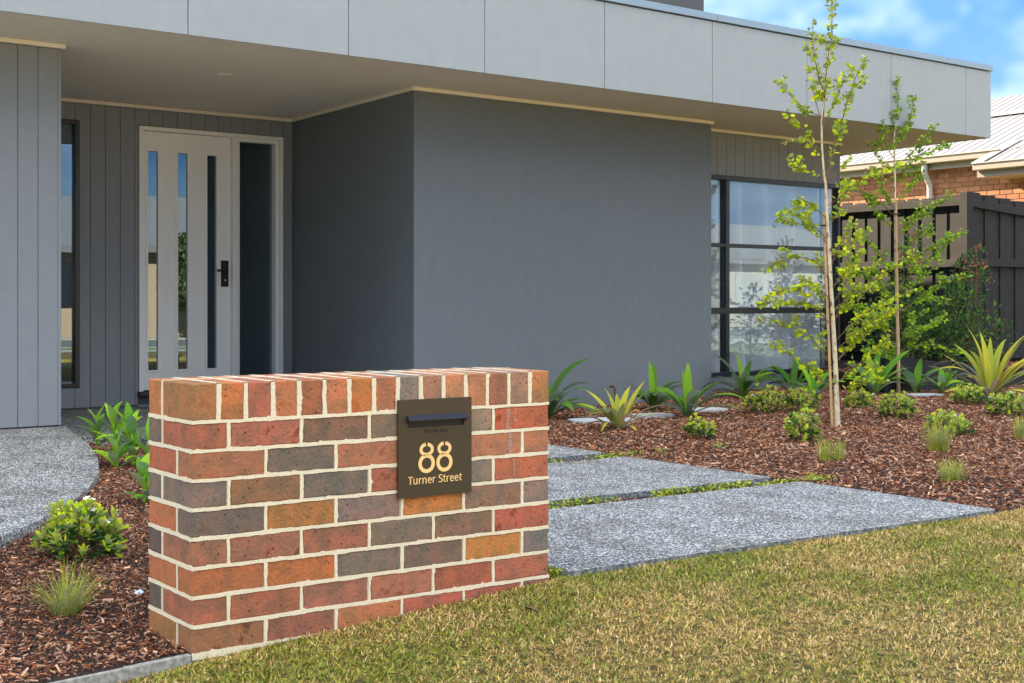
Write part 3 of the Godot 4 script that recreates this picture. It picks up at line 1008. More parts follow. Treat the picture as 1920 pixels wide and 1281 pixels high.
func build_letterbox():
	var o := thing("letterbox", "bronze metal letterbox plate with gold 88 Turner Street on the brick wall", "letterbox", Vector3(0.837, 0.562, 0.004))
	var pl := MB.new()
	# plate with a mail slot cut through it
	var w := 0.142
	var h := 0.159
	pl.span(Vector3(-w, 0.106, 0), Vector3(w, h, 0.008))
	pl.span(Vector3(-w, -h, 0), Vector3(w, 0.068, 0.008))
	pl.span(Vector3(-w, 0.068, 0), Vector3(-0.106, 0.106, 0.008))
	pl.span(Vector3(0.112, 0.068, 0), Vector3(w, 0.106, 0.008))
	part(o, "plate", pl.done(), M.plate)
	var sb := MB.new()
	sb.quad(Vector3(-0.106, 0.068, 0.0006), Vector3(0.112, 0.068, 0.0006), Vector3(0.112, 0.106, 0.0006), Vector3(-0.106, 0.106, 0.0006), Vector3.BACK)
	part(o, "slot", sb.done(), M.ink)
	var hd := MB.new()
	var y0 := 0.108
	hd.quad(Vector3(-0.108, y0, 0.0085), Vector3(0.114, y0, 0.0085), Vector3(0.116, y0 - 0.014, 0.030), Vector3(-0.114, y0 - 0.014, 0.030), Vector3(0, 1, 1))
	hd.quad(Vector3(-0.108, y0 - 0.003, 0.0085), Vector3(0.114, y0 - 0.003, 0.0085), Vector3(0.116, y0 - 0.017, 0.030), Vector3(-0.114, y0 - 0.017, 0.030), Vector3(0, -1, -1))
	hd.quad(Vector3(-0.114, y0 - 0.014, 0.030), Vector3(0.116, y0 - 0.014, 0.030), Vector3(0.116, y0 - 0.017, 0.030), Vector3(-0.114, y0 - 0.017, 0.030), Vector3.BACK)
	for s in [-1, 1]:
		var x := -0.109 if s < 0 else 0.115
		hd.tri(Vector3(x, y0, 0.0085), Vector3(x, y0 - 0.015, 0.029), Vector3(x, y0 - 0.03, 0.0085), Vector3(s, 0, 0))
	part(o, "slot_hood", hd.done(), M.hood)
	for k in 2:
		var nm := MB.new()
		var cx := -0.035 + 0.069 * k
		stencil_ring(nm, Vector3(cx, -0.006, 0.0088), 0.0272, 0.0225, 0.0112, 0.0024, 1)
		stencil_ring(nm, Vector3(cx, -0.0515, 0.0088), 0.0315, 0.0315, 0.0125, 0.0024, -1)
		part(o, "numeral", nm.done(), M.plate_text)
	var t := text_mesh("Turner Street", 0.0355, 0.0016)
	var tp := part(o, "street_name", t, M.plate_text)
	var bb := t.get_aabb()
	tp.scale = Vector3(0.208 / bb.size.x, 1, 1)
	tp.position = Vector3(-0.002, -0.118 + 0.027 * 0.5, 0.0086)
	var nj := text_mesh("No Junk Mail", 0.0165, 0.001)
	var np := part(o, "notice", nj, M.ink)
	np.scale = Vector3(0.090 / nj.get_aabb().size.x, 1, 1)
	np.position = Vector3(0.001, 0.054, 0.0083)

# ------------------------------------------------------------------ fence and low sleeper wall
func build_boundary():
	var f := thing("paling_fence", "dark stained paling fence running back along the side of the house", "fence")
	var X := 11.67
	var po := MB.new()
	po.span(Vector3(X - 0.055, 0.1, -5.945), Vector3(X + 0.055, 2.27, -5.835), 0.004)
	part(f, "post", po.done(), M.fence)
	for k in 3:
		var p2 := MB.new()
		p2.span(Vector3(X + 0.01, 0.1, -8.3 - 2.4 * k), Vector3(X + 0.055, 2.1, -8.2 - 2.4 * k), 0.003)
		part(f, "post", p2.done(), M.fence)
	for y in [2.12, 1.42, 0.4]:
		var r := MB.new()
		r.span(Vector3(X - 0.02, y, -14), Vector3(X + 0.02, y + 0.085, -5.946), 0.003)
		part(f, "rail", r.done(), M.fence)
	for k in 40:
		var z := -6.05 - 0.2 * k
		var front := MB.new()
		front.box(Vector3(X + 0.03 + rng.randf_range(0, 0.004), 1.18 + rng.randf_range(-0.012, 0.012), z), Vector3(0.016, 2.12, 0.155), Basis.from_euler(Vector3(rng.randf_range(-0.004, 0.004), 0, 0)), 0.002)
		part(f, "paling", front.done(), M.fence)
		var back := MB.new()
		back.box(Vector3(X + 0.05, 1.16 + rng.randf_range(-0.012, 0.012), z - 0.1), Vector3(0.016, 2.06, 0.12), Basis(), 0.002)
		part(f, "paling", back.done(), M.fence)
	var g := thing("paling_fence", "dark stained paling fence section facing the street behind the bushes", "fence")
	var Z := -5.90
	for y in [2.11, 1.43, 0.36]:
		var r := MB.new()
		var dip := 0.075 if y > 2 else 0.0
		r.bar(Vector3(X + 0.056, y + 0.045, Z), Vector3(X + 3.2, y + 0.045 - dip * 3.1, Z), 0.04, 0.09, 0.003)
		part(g, "rail", r.done(), M.fence)
	for k in 11:
		var x := X + 0.20 + 0.29 * k
		var top := 2.29 - 0.075 * (x - X)
		var front := MB.new()
		front.box(Vector3(x, 0.09 + top * 0.5, Z - 0.03), Vector3(0.20, top - 0.18, 0.016), Basis.from_euler(Vector3(0, 0, rng.randf_range(-0.004, 0.004))), 0.002)
		part(g, "paling", front.done(), M.fence)
		var back := MB.new()
		back.box(Vector3(x + 0.145, 0.09 + top * 0.5 - 0.02, Z - 0.048), Vector3(0.16, top - 0.18, 0.016), Basis(), 0.002)
		part(g, "paling", back.done(), M.fence)
	var w := thing("sleeper_wall", "low black timber sleeper retaining wall in front of the fence", "retaining wall")
	for k in 2:
		var m := MB.new()
		var xs := [9.15, 9.5, 14.5]
		for i in 2:
			var lo := 0.02 if k == 0 else 0.222
			var hi0: float = 0.218 if k == 0 else (0.475 if i == 0 else 0.475)
			var hi1: float = 0.218 if k == 0 else (0.475 if i == 0 else -0.05)
			if k == 1 and i == 1: hi1 = 0.225
			var x1: float = 11.8 if (k == 1 and i == 1) else xs[i + 1]
			for zz in [[-4.98, Vector3.BACK], [-5.04, Vector3.FORWARD]]:
				m.quad(Vector3(xs[i], lo, zz[0]), Vector3(x1, lo, zz[0]), Vector3(x1, hi1, zz[0]), Vector3(xs[i], hi0, zz[0]), zz[1])
			m.quad(Vector3(xs[i], hi0, -4.98), Vector3(x1, hi1, -4.98), Vector3(x1, hi1, -5.04), Vector3(xs[i], hi0, -5.04), Vector3.UP)
		m.quad(Vector3(9.15, 0.02 if k == 0 else 0.222, -4.98), Vector3(9.15, 0.218 if k == 0 else 0.475, -4.98), Vector3(9.15, 0.218 if k == 0 else 0.475, -5.04), Vector3(9.15, 0.02 if k == 0 else 0.222, -5.04), Vector3.LEFT)
		part(w, "sleeper", m.done(), M.fence_dark)

# ------------------------------------------------------------------ house next door
func corrugated(x0: float, y0: float, x1: float, y1: float, za: float, zb: float) -> ArrayMesh:
	var m := MB.new()
	var z := za
	while z < zb:
		var prof := [[0.0, 0.0], [0.10, 0.0], [0.115, 0.010], [0.165, 0.010], [0.18, 0.0], [0.19, 0.0]]
		for i in 5:
			var a: float = z + prof[i][0]
			var b: float = z + prof[i + 1][0]
			var ha: float = prof[i][1]
			var hb: float = prof[i + 1][1]
			m.quad(Vector3(x0, y0 + ha, a), Vector3(x1, y1 + ha, a), Vector3(x1, y1 + hb, b), Vector3(x0, y0 + hb, b), Vector3.UP)
		z += 0.19
	return m.done()

func build_neighbour():
	var o := thing("neighbour_house", "orange brick house next door with pale corrugated metal roof", "house")
	var wl := MB.new()
	wl.span(Vector3(17.66, -0.1, -20), Vector3(18.1, 3.3, -3))
	wl.span(Vector3(18.1, -0.1, -20), Vector3(26, 3.3, -19.8))
	wl.span(Vector3(18.1, -0.1, -3.2), Vector3(26, 3.3, -3))
	part(o, "wall", wl.done(), M.nb_mortar)
	var bm := MB.new()
	bm.box(Vector3.ZERO, Vector3(0.02, 0.076, 0.23), Basis(), 0.003)
	var bmesh := bm.done()
	for r in 12:
		for k in 23:
			var b := part(o, "brick", bmesh, M.nb[rng.randi_range(0, 3)])
			b.position = Vector3(17.652 + rng.randf_range(-0.001, 0.001), 2.26 + 0.086 * r, -13.6 + 0.24 * k + (0.12 if r % 2 else 0.0))
	var more := []
	var tint := []
	for r in 38:
		for k in 46:
			if r >= 26 and k < 23: continue
			more.append(Transform3D(Basis(), Vector3(17.652 + rng.randf_range(-0.001, 0.001), 0.024 + 0.086 * r, -13.6 + 0.24 * k + (0.12 if r % 2 else 0.0))))
			var kk := rng.randi_range(0, 3)
			tint.append(Color(0.27 + 0.04 * kk, 0.118 + 0.018 * kk, 0.058 + 0.010 * kk))
	copies(o, "brick", bmesh, M.chip, more, tint)
	part(o, "roof", corrugated(17.5, 3.44, 19.75, 4.36, -20, -3), M.roof)
	part(o, "roof", corrugated(20.0, 4.34, 21.5, 4.95, -20, -3), M.roof)
	part(o, "roof", corrugated(16.85, 3.175, 17.49, 3.436, -9.45, -3), M.roof)
	var rc := MB.new()
	rc.quad(Vector3(19.52, 4.300, -20), Vector3(19.77, 4.402, -20), Vector3(19.77, 4.402, -3), Vector3(19.52, 4.300, -3), Vector3.UP)
	rc.quad(Vector3(19.77, 4.402, -20), Vector3(19.98, 4.33, -20), Vector3(19.98, 4.33, -3), Vector3(19.77, 4.402, -3), Vector3.UP)
	part(o, "ridge_cap", rc.done(), M.roof)
	var hc := MB.new()
	hc.quad(Vector3(17.55, 3.486, -14.3), Vector3(18.6, 3.916, -13.0), Vector3(18.6, 3.916, -12.8), Vector3(17.55, 3.486, -14.1), Vector3.UP)
	hc.quad(Vector3(16.85, 3.196, -9.62), Vector3(17.9, 3.626, -9.62), Vector3(17.9, 3.626, -9.40), Vector3(16.85, 3.196, -9.40), Vector3.UP)
	part(o, "hip_cap", hc.done(), M.roof)
	var bg := MB.new()
	bg.span(Vector3(19.78, 3.3, -20), Vector3(19.9, 4.34, -3))
	part(o, "roof_frame", bg.done(), M.room)
	# gutters, fascias
	for c in [[17.50, 3.44, -20.0, -9.46], [16.85, 3.18, -9.50, -3.0]]:
		var gt := MB.new(false)
		gt.span(Vector3(c[0] - 0.12, c[1] - 0.12, c[2]), Vector3(c[0] - 0.01, c[1] - 0.005, c[3]), 0.012)
		gt.span(Vector3(c[0] - 0.135, c[1] - 0.022, c[2] - 0.004), Vector3(c[0] - 0.10, c[1] + 0.004, c[3] + 0.004), 0.008)
		part(o, "gutter", gt.done(), M.gutter)
		var fb := MB.new()
		fb.span(Vector3(c[0] - 0.005, c[1] - 0.22, c[2] + 0.01), Vector3(c[0] + 0.02, c[1] - 0.02, c[3] - 0.01))
		part(o, "eave_board", fb.done(), M.gutter)
		var sf := MB.new()
		sf.span(Vector3(c[0] + 0.021, c[1] - 0.21, c[2] + 0.01), Vector3(17.65, c[1] - 0.195, c[3] - 0.01))
		part(o, "soffit", sf.done(), M.gutter)
	var en := MB.new()
	en.span(Vector3(16.87, 2.99, -9.475), Vector3(17.64, 3.165, -9.455))
	part(o, "eave_end", en.done(), M.gutter)
	var dp := MB.new(true)
	dp.tube([Vector3(17.44, 3.33, -10.95), Vector3(17.44, 3.20, -10.95), Vector3(17.455, 3.14, -10.95), Vector3(17.55, 3.02, -10.95), Vector3(17.575, 2.98, -10.95), Vector3(17.58, 2.9, -10.95), Vector3(17.58, 0.0, -10.95)], [0.05, 0.05, 0.05, 0.05, 0.05, 0.05, 0.05], 14)
	part(o, "downpipe", dp.done(), M.white_pipe)
	var cl := MB.new()
	cl.span(Vector3(17.57, 2.66, -10.90), Vector3(17.64, 2.68, -10.80))
	part(o, "pipe_clip", cl.done(), M.white_pipe)

# ------------------------------------------------------------------ across the street (seen in the glass)
func street_house(x0: float, x1: float, z: float, h: float, col: Color, label: String, pitched: bool):
	var o := thing("street_house", label, "house")
	var m := MB.new()
	m.span(Vector3(x0, -0.13, z), Vector3(x1, h, z + 9))
	part(o, "wall", m.done(), mat(col, 0.9))
	var r := MB.new()
	if pitched:
		var c := Vector3((x0 + x1) * 0.5, h + 1.9, z + 4.5)
		var k := (x1 - x0) * 0.25
		var a := Vector3(x0 - 0.5, h, z - 0.5)
		var b := Vector3(x1 + 0.5, h, z - 0.5)
		var e := Vector3(x1 + 0.5, h, z + 9.5)
		var d := Vector3(x0 - 0.5, h, z + 9.5)
		var p := c - Vector3(k, 0, 0)
		var q := c + Vector3(k, 0, 0)
		r.quad(a, b, q, p, Vector3(0, 1, -1))
		r.quad(d, e, q, p, Vector3(0, 1, 1))
		r.tri(a, d, p, Vector3(-1, 1, 0))
		r.tri(b, e, q, Vector3(1, 1, 0))
		r.span(Vector3(x0 - 0.5, h - 0.2, z - 0.5), Vector3(x1 + 0.5, h - 0.01, z + 9.5))
	else:
		r.span(Vector3(x0 - 0.4, h + 0.001, z - 0.6), Vector3(x1 + 0.4, h + 0.3, z + 9.4))
	part(o, "roof", r.done(), mat(lin(0.16, 0.16, 0.17), 0.7))
	var g := MB.new()
	g.span(Vector3(x0 + 1.0, -0.13, z - 0.03), Vector3(x0 + 5.8, 2.2, z - 0.002))
	part(o, "garage_door", g.done(), mat(lin(0.35, 0.34, 0.32), 0.6))
	for k in 2:
		var w := MB.new()
		var xx := lerpf(x0 + 7.5, x1 - 3.0, k)
		w.span(Vector3(xx, 0.8, z - 0.03), Vector3(xx + 1.8, 2.2, z - 0.002))
		part(o, "window", w.done(), M.frame)

func build_street():
	street_house(24, 40, 21.5, 3.0, lin(0.50, 0.42, 0.32), "beige flat roofed house across the street opposite the window", false)
	street_house(6, 21, 22.0, 2.7, lin(0.42, 0.30, 0.22), "brown brick house with grey hip roof across the street", true)
	street_house(-14, 2, 22.0, 2.7, lin(0.46, 0.44, 0.40), "pale house with grey hip roof across the street", true)
	street_house(43, 58, 23.0, 2.8, lin(0.40, 0.36, 0.32), "far grey house with hip roof at the street end", true)
	var lm := MB.new()
	for k in 5:
		var d := Vector3(sin(k * 2.3), cos(k * 1.7), sin(k * 4.1)) * 0.16
		var e := Vector3(cos(k * 3.1), sin(k * 2.9), cos(k)) * 0.12
		lm.tri(d, d + e, d - e.cross(d).normalized() * 0.15, Vector3.UP)
	var leafm := lm.done()
	var spots := [[17.5, 19.9, 2.6, "young street tree on the far verge across from the front door"], [13.4, 20.8, 3.2, "leafy tree before the brown brick house across the street"], [3.2, 20.2, 4.4, "tall tree between two houses across the street"]]
	for s in spots:
		var t := thing("street_tree", s[3], "tree", Vector3(s[0], -0.14, s[1]), 0.0, "trees across the street")
		var tr := MB.new(true)
		tr.tube([Vector3.ZERO, Vector3(0.05, s[2] * 0.4, 0), Vector3(0, s[2] * 0.85, 0.06)], [0.10, 0.07, 0.03], 7)
		part(t, "trunk", tr.done(), M.twig)
		var xf := []
		var cl := []
		for k in 900:
			var a := rng.randf() * TAU
			var hh := rng.randf()
			var rad: float = s[2] * 0.27 * sqrt(rng.randf()) * sin(PI * (0.15 + 0.8 * hh)) + 0.1 * sin(a * 3.0)
			xf.append(Transform3D(Basis.from_euler(Vector3(rng.randf() * 6, rng.randf() * 6, rng.randf() * 6)), Vector3(cos(a) * rad, s[2] * (0.3 + 0.7 * hh), sin(a) * rad)))
			var v := rng.randf_range(0.6, 1.2)
			cl.append(Color(0.06 * v, 0.095 * v, 0.022 * v))
		copies(t, "crown", leafm, M.blade, xf, cl)

# ------------------------------------------------------------------ plants
func frame_along(d: Vector3, roll: float) -> Basis:
	var x := d.normalized()
	var up := Vector3.UP if absf(x.y) < 0.98 else Vector3.RIGHT
	var z := x.cross(up).normalized()
	var y := z.cross(x)
	return Basis(x, y, z) * Basis(Vector3.RIGHT, roll)

# a strap leaf that leaves the origin towards +x; angles are measured from upright
func strap_leaf(l: float, w: float, a0: float, a1: float, fold: float, twist: float = 0.0, point: float = 3.6) -> ArrayMesh:
	var m := MB.new(true)
	var n := 9
	var p := Vector3.ZERO
	var prev := []
	for i in n + 1:
		var t := float(i) / n
		var a := lerpf(a0, a1, pow(t, 1.6))
		var tan_ := Vector3(sin(a), cos(a), 0)
		if i: p += tan_ * (l / n)
		var up := Vector3(-cos(a), sin(a), 0)
		var side := Vector3(0, 0, 1).rotated(tan_, twist * t)
		up = up.rotated(tan_, twist * t)
		var ww := w * 0.58 * (0.34 + 0.66 * smoothstep(0.0, 0.55, t)) * (1.0 - pow(t, point))
		var f := fold * (1.0 - 0.6 * t)
		var now := [p + side * ww + up * ww * f, p, p - side * ww + up * ww * f]
		if i:
			var hint: Vector3 = up
			for k in 2:
				m.quad(prev[k], now[k], now[k + 1], prev[k + 1], hint)
		prev = now
	return m.done()

# leaves: [bearing from the camera's right in degrees, length, width, angle at base, angle at tip, material]
func strap_plant(called: String, label: String, cat: String, at: Vector3, mats: Array, leaves: Array, group: String, fold: float = 0.4, twist: float = 0.9, point: float = 3.6) -> Node3D:
	var t := thing(called, label, cat, at, 0.0, group)
	var all := leaves.duplicate()
	if leaves.size() > 4 and called != "weed":
		var big := 0.0
		for lf in leaves: big = maxf(big, lf[1])
		for k in 9:
			all.append([rng.randf_range(0, 360), big * rng.randf_range(0.5, 0.8), leaves[k % leaves.size()][2], rng.randf_range(12, 40), rng.randf_range(75, 130), rng.randi_range(0, mats.size() - 1)])
	for lf in all:
		var bend: float = lf[4] + (rng.randf_range(18, 40) if lf[4] < 45 else 0.0)
		var me := strap_leaf(lf[1] * 1.06, lf[2], deg_to_rad(lf[3]), deg_to_rad(bend), fold, rng.randf_range(-twist, twist), point)
		var b := Basis(Vector3.UP, deg_to_rad(lf[0] - YAW))
		part(t, "leaf", me, mats[int(lf[5]) % mats.size()], Transform3D(b, b * Vector3(rng.randf_range(0.0, 0.02), rng.randf_range(-0.01, 0.02), 0)))
	return t

func random_leaves(n: int, l0: float, l1: float, w: float, base0: float, base1: float, tip0: float, tip1: float, nm: int) -> Array:
	var out := []
	for k in n:
		var u := float(k) / n
		out.append([360.0 * k * 0.382 + rng.randf_range(-14, 14), lerpf(l1, l0, u) * rng.randf_range(0.85, 1.1), w * rng.randf_range(0.8, 1.15), lerpf(base1, base0, u) + rng.randf_range(-5, 5), lerpf(tip1, tip0, u) + rng.randf_range(-15, 15), rng.randi_range(0, nm - 1)])
	return out

func small_leaf(l: float, w: float, cup: float, shape: float) -> ArrayMesh:
	# shape: where along the leaf it is widest
	var m := MB.new(true)
	var pr := [Vector3.ZERO, Vector3.ZERO, Vector3.ZERO]
	var ts := [0.0, shape * 0.55, shape, (1.0 + shape) * 0.5, 1.0]
	var ws := [0.08, 0.72, 1.0, 0.78, 0.0]
	for i in 5:
		var t: float = ts[i]
		var c := Vector3(t * l, 0.25 * l * cup * t * t, 0)
		var hw: float = ws[i] * w * 0.5
		var now := [c + Vector3(0, hw * cup, hw), c, c + Vector3(0, hw * cup, -hw)]
		if i:
			for k in 2: m.quad(pr[k], now[k], now[k + 1], pr[k + 1], Vector3.UP)
		pr = now
	return m.done()

func shrub(label: String, at: Vector3, rx: float, h: float, tips: int, ll: float, flowers: int, bronze: float, single: bool, group: String, sd: int) -> Node3D:
	var rg := RandomNumberGenerator.new()
	rg.seed = sd
	var t := thing("hawthorn_shrub", label, "shrub", at, 0.0, group)
	var lm := [small_leaf(ll, ll * 0.48, 0.35, 0.62), small_leaf(ll * 0.85, ll * 0.44, 0.2, 0.6)]
	var acc := {}
	var count := 0
	var stems := MB.new(true)
	var heads := []
	for k in tips:
		var u := (k + 0.5) / tips
		var th := k * 2.39996 + rg.randf_range(-0.25, 0.25)
		var ce := lerpf(0.05, 1.0, u)
		var se := sqrt(maxf(0.0, 1.0 - ce * ce))
		var rr := rg.randf_range(0.72, 1.06)
		var p := Vector3(cos(th) * se * rx * rr, h * (0.16 + 0.74 * ce * rr) + rg.randf_range(-0.02, 0.02), sin(th) * se * rx * rr)
		var ax := (Vector3(p.x * 1.2, 0.12 + p.y * 0.9, p.z * 1.2)).normalized()
		heads.append([p, ax])
		if k % 3 == 0:
			stems.tube([Vector3(rg.randf_range(-0.015, 0.015), -0.02, rg.randf_range(-0.015, 0.015)), Vector3(p.x * 0.4, p.y * 0.5, p.z * 0.4), p], [0.005, 0.004, 0.0025], 5)
		var young := rg.randf() < 0.72 + 0.3 * ce
		for ring in 2:
			var nl := 6 if ring == 0 else 5
			for j in nl:
				var an := TAU * j / nl + rg.randf_range(-0.3, 0.3) + ring * 0.5
				var s1 := ax.cross(Vector3(0.3, 0.9, 0.2)).normalized()
				var s2 := ax.cross(s1)
				var open := rg.randf_range(0.5, 0.85) if ring == 0 else rg.randf_range(0.95, 1.4)
				var d := ax * cos(open) + (s1 * cos(an) + s2 * sin(an)) * sin(open)
				var b := frame_along(d, rg.randf_range(-0.4, 0.4)).scaled(Vector3.ONE * rg.randf_range(0.75, 1.1))
				var m: Material
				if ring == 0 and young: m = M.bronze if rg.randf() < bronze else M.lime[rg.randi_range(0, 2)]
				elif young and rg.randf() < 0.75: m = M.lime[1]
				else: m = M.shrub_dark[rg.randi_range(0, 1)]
				var xf := Transform3D(b, p - ax * (0.012 + 0.022 * ring))
				if single and count < 300 and (p.dot(Vector3(-0.58, 0.35, 0.81)) > -0.03):
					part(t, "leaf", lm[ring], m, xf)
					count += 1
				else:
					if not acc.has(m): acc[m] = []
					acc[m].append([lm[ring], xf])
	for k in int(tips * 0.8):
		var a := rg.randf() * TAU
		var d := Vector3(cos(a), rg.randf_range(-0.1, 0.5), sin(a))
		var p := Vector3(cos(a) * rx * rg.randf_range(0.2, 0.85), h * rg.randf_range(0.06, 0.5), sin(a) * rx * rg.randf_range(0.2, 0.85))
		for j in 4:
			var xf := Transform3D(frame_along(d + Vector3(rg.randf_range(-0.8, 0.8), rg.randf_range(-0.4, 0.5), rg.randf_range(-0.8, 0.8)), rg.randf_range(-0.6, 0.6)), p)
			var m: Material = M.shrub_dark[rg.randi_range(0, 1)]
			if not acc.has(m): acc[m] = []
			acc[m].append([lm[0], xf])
	for m in acc:
		var st := SurfaceTool.new()
		for a in acc[m]: st.append_from(a[0], 0, a[1])
		var f := part(t, "foliage", st.commit(), m)
		f.set_meta("kind", "stuff")
	part(t, "stem", stems.done(), M.twig)
	if flowers:
		var fm := MB.new(true)
		for j in 5:
			var an := TAU * j / 5.0
			var d := Vector3(cos(an), 0.25, sin(an))
			var s := Vector3(-sin(an), 0, cos(an))
			fm.quad(Vector3.ZERO, d * 0.006 + s * 0.005, d * 0.013, d * 0.006 - s * 0.005, Vector3.UP)
		var fl := fm.done()
		for k in flowers:
			var hd: Array = heads[rg.randi_range(tips / 4, tips - 1)]
			for q in 3:
				var off := Vector3(rg.randf_range(-0.014, 0.014), rg.randf_range(0.0, 0.014), rg.randf_range(-0.014, 0.014))
				part(t, "flower", fl, M.flower, Transform3D(frame_along(Vector3(rg.randf_range(-1, 1), 0.2, rg.randf_range(-1, 1)), 0.0), hd[0] + hd[1] * 0.02 + off))
	return t

func tuft(label: String, at: Vector3, n: int, l: float, spread: float, sd: int, group: String, parts: Array = [[0.0, 0.0]]) -> Node3D:
	var rg := RandomNumberGenerator.new()
	rg.seed = sd
	var t := thing("grass_tuft", label, "grass plant", at, 0.0, group)
	var sts := [MB.new(true), MB.new(true), MB.new(true)]
	for k in n:
		var c: Array = parts[k % parts.size()]
		var az := rg.randf() * TAU
		var lean := spread * sqrt(rg.randf())
		var ln := l * rg.randf_range(0.55, 1.05)
		var m: MB = sts[0 if rg.randf() < 0.5 else (1 if rg.randf() < 0.6 else 2)]
		var p := Vector3(c[0] + rg.randf_range(-0.03, 0.03), -0.01, c[1] + rg.randf_range(-0.03, 0.03))
		var w := rg.randf_range(0.0014, 0.0028)
		var dir := Vector3(cos(az), 0, sin(az))
		var side := Vector3(-sin(az), 0, cos(az))
		var q := p
		var ang := lean * 0.55
		for i in 4:
			ang += lean * 0.28
			var nx := q + (dir * sin(ang) + Vector3.UP * cos(ang)) * ln * 0.25
			var w0 := w * (1.0 - 0.22 * i)
			var w1 := w * (1.0 - 0.22 * (i + 1))
			m.quad(q - side * w0, q + side * w0, nx + side * w1, nx - side * w1, dir)
			q = nx
	for k in 3:
		var f := part(t, "blades", sts[k].done(), M.tuft[k])
		f.set_meta("kind", "stuff")
	return t

# a young birch: traced limbs (metres, in the tree's own upright plane) that also spread in depth
func birch(label: String, at: Vector3, trunk: Array, limbs: Array, bx: float, by: float, ppm: float, leaf_mats: Array, sd: int, gap: float, extra: int = 8):
	var rg := RandomNumberGenerator.new()
	rg.seed = sd
	var t := thing("birch_tree", label, "tree", at, deg_to_rad(-YAW), "young birch trees in the mulch")
	var conv := func(q: Array, z: float) -> Vector3: return Vector3((q[0] - bx) / ppm, (by - q[1]) / ppm, z)
	var tp := []
	var tr := []
	for q in trunk:
		tp.append(conv.call(q, 0.0))
		tr.append(q[2])
	tp[0].y -= 0.05
	var tm := MB.new(true)
	tm.tube(tp, tr, 9)
	part(t, "trunk", tm.done(), M.bark)
	limbs = limbs.duplicate()
	for k in extra:
		var ti := 1 + int(rg.randf() * 3.2)
		var s0: Array = trunk[ti]
		var yy: float = s0[1] + rg.randf_range(-50, 50)
		var sg := 1.0 if rg.randf() < 0.72 else -1.0
		var ln := ppm * rg.randf_range(0.28, 0.62)
		limbs.append([[s0[0], yy], [s0[0] + sg * ln * 0.4, yy - ln * 0.34], [s0[0] + sg * ln, yy - ln * rg.randf_range(0.55, 0.85)]])
	var spots := []
	for li in limbs.size():
		var lb: Array = limbs[li]
		var zs := rg.randf_range(-0.75, 0.75) if li > 2 else rg.randf_range(-0.12, 0.12)
		var x0: float = lb[0][0]
		var pts := []
		var rad := []
		for i in lb.size():
			var z: float = zs * absf(lb[i][0] - x0) / ppm
			pts.append(conv.call(lb[i], z))
			rad.append(lerpf(0.0065 if li <= 2 else 0.0042, 0.0012, float(i) / (lb.size() - 1)))
		var fine_pts := []
		var fine_rad := []
		for i in pts.size() - 1:
			var d: float = pts[i].distance_to(pts[i + 1])
			var n := maxi(1, int(d / 0.07))
			for k in n:
				var jit := Vector3(rg.randf_range(-1, 1), rg.randf_range(-1, 1), rg.randf_range(-1, 1)) * 0.007 if i + k > 0 else Vector3.ZERO
				fine_pts.append(pts[i].lerp(pts[i + 1], float(k) / n) + jit)
				fine_rad.append(lerpf(rad[i], rad[i + 1], float(k) / n))
		fine_pts.append(pts[-1])
		fine_rad.append(rad[-1])
		var bm := MB.new(true)
		bm.tube(fine_pts, fine_rad, 5)
		# side twigs and leaves
		var run := 0.0
		for i in fine_pts.size() - 1:
			var a: Vector3 = fine_pts[i]
			var b: Vector3 = fine_pts[i + 1]
			var s := float(i) / fine_pts.size()
			if s < 0.12: continue
			var dir := (b - a).normalized()
			var nleaf := int(a.distance_to(b) / gap + rg.randf())
			for k in nleaf:
				spots.append([a.lerp(b, rg.randf()), dir])
			if rg.randf() < 0.75:
				var tw := (dir + Vector3(rg.randf_range(-1, 1), rg.randf_range(-0.3, 0.7), rg.randf_range(-1, 1))).normalized()
				var ln := rg.randf_range(0.06, 0.20) * (1.1 - 0.5 * s)
				bm.tube([a, a + tw * ln * 0.5 + Vector3(0, 0.004, 0), a + tw * ln], [0.0016, 0.0013, 0.0008], 4)
				for k in int(ln / gap * 1.15) + 1:
					spots.append([a + tw * ln * (0.25 + 0.75 * rg.randf()), tw])
		part(t, "branch", bm.done(), M.twig)
	var lms := [small_leaf(0.037, 0.031, 0.18, 0.38), small_leaf(0.030, 0.025, 0.25, 0.36), small_leaf(0.042, 0.035, 0.12, 0.4)]
	var rest := {}
	for k in spots.size():
		var sp: Array = spots[k]
		var d: Vector3 = (sp[1] * 0.5 + Vector3(rg.randf_range(-1, 1), rg.randf_range(-0.9, 0.4), rg.randf_range(-1, 1))).normalized()
		var xf := Transform3D(frame_along(d, rg.randf_range(-1.3, 1.3)).scaled(Vector3.ONE * rg.randf_range(0.7, 1.1)), sp[0] + d * rg.randf_range(0.004, 0.016))
		var m: Material = leaf_mats[0 if rg.randf() < 0.5 else rg.randi_range(1, 2)]
		var lmesh: Mesh = lms[rg.randi_range(0, 2)]
		if k % maxi(1, int(ceil(spots.size() / 300.0))) == 0:
			part(t, "leaf", lmesh, m, xf)
		else:
			if not rest.has(m): rest[m] = []
			rest[m].append([lmesh, xf])
	for m in rest:
		var st := SurfaceTool.new()
		for a in rest[m]: st.append_from(a[0], 0, a[1])
		var f := part(t, "foliage", st.commit(), m)
		f.set_meta("kind", "stuff")

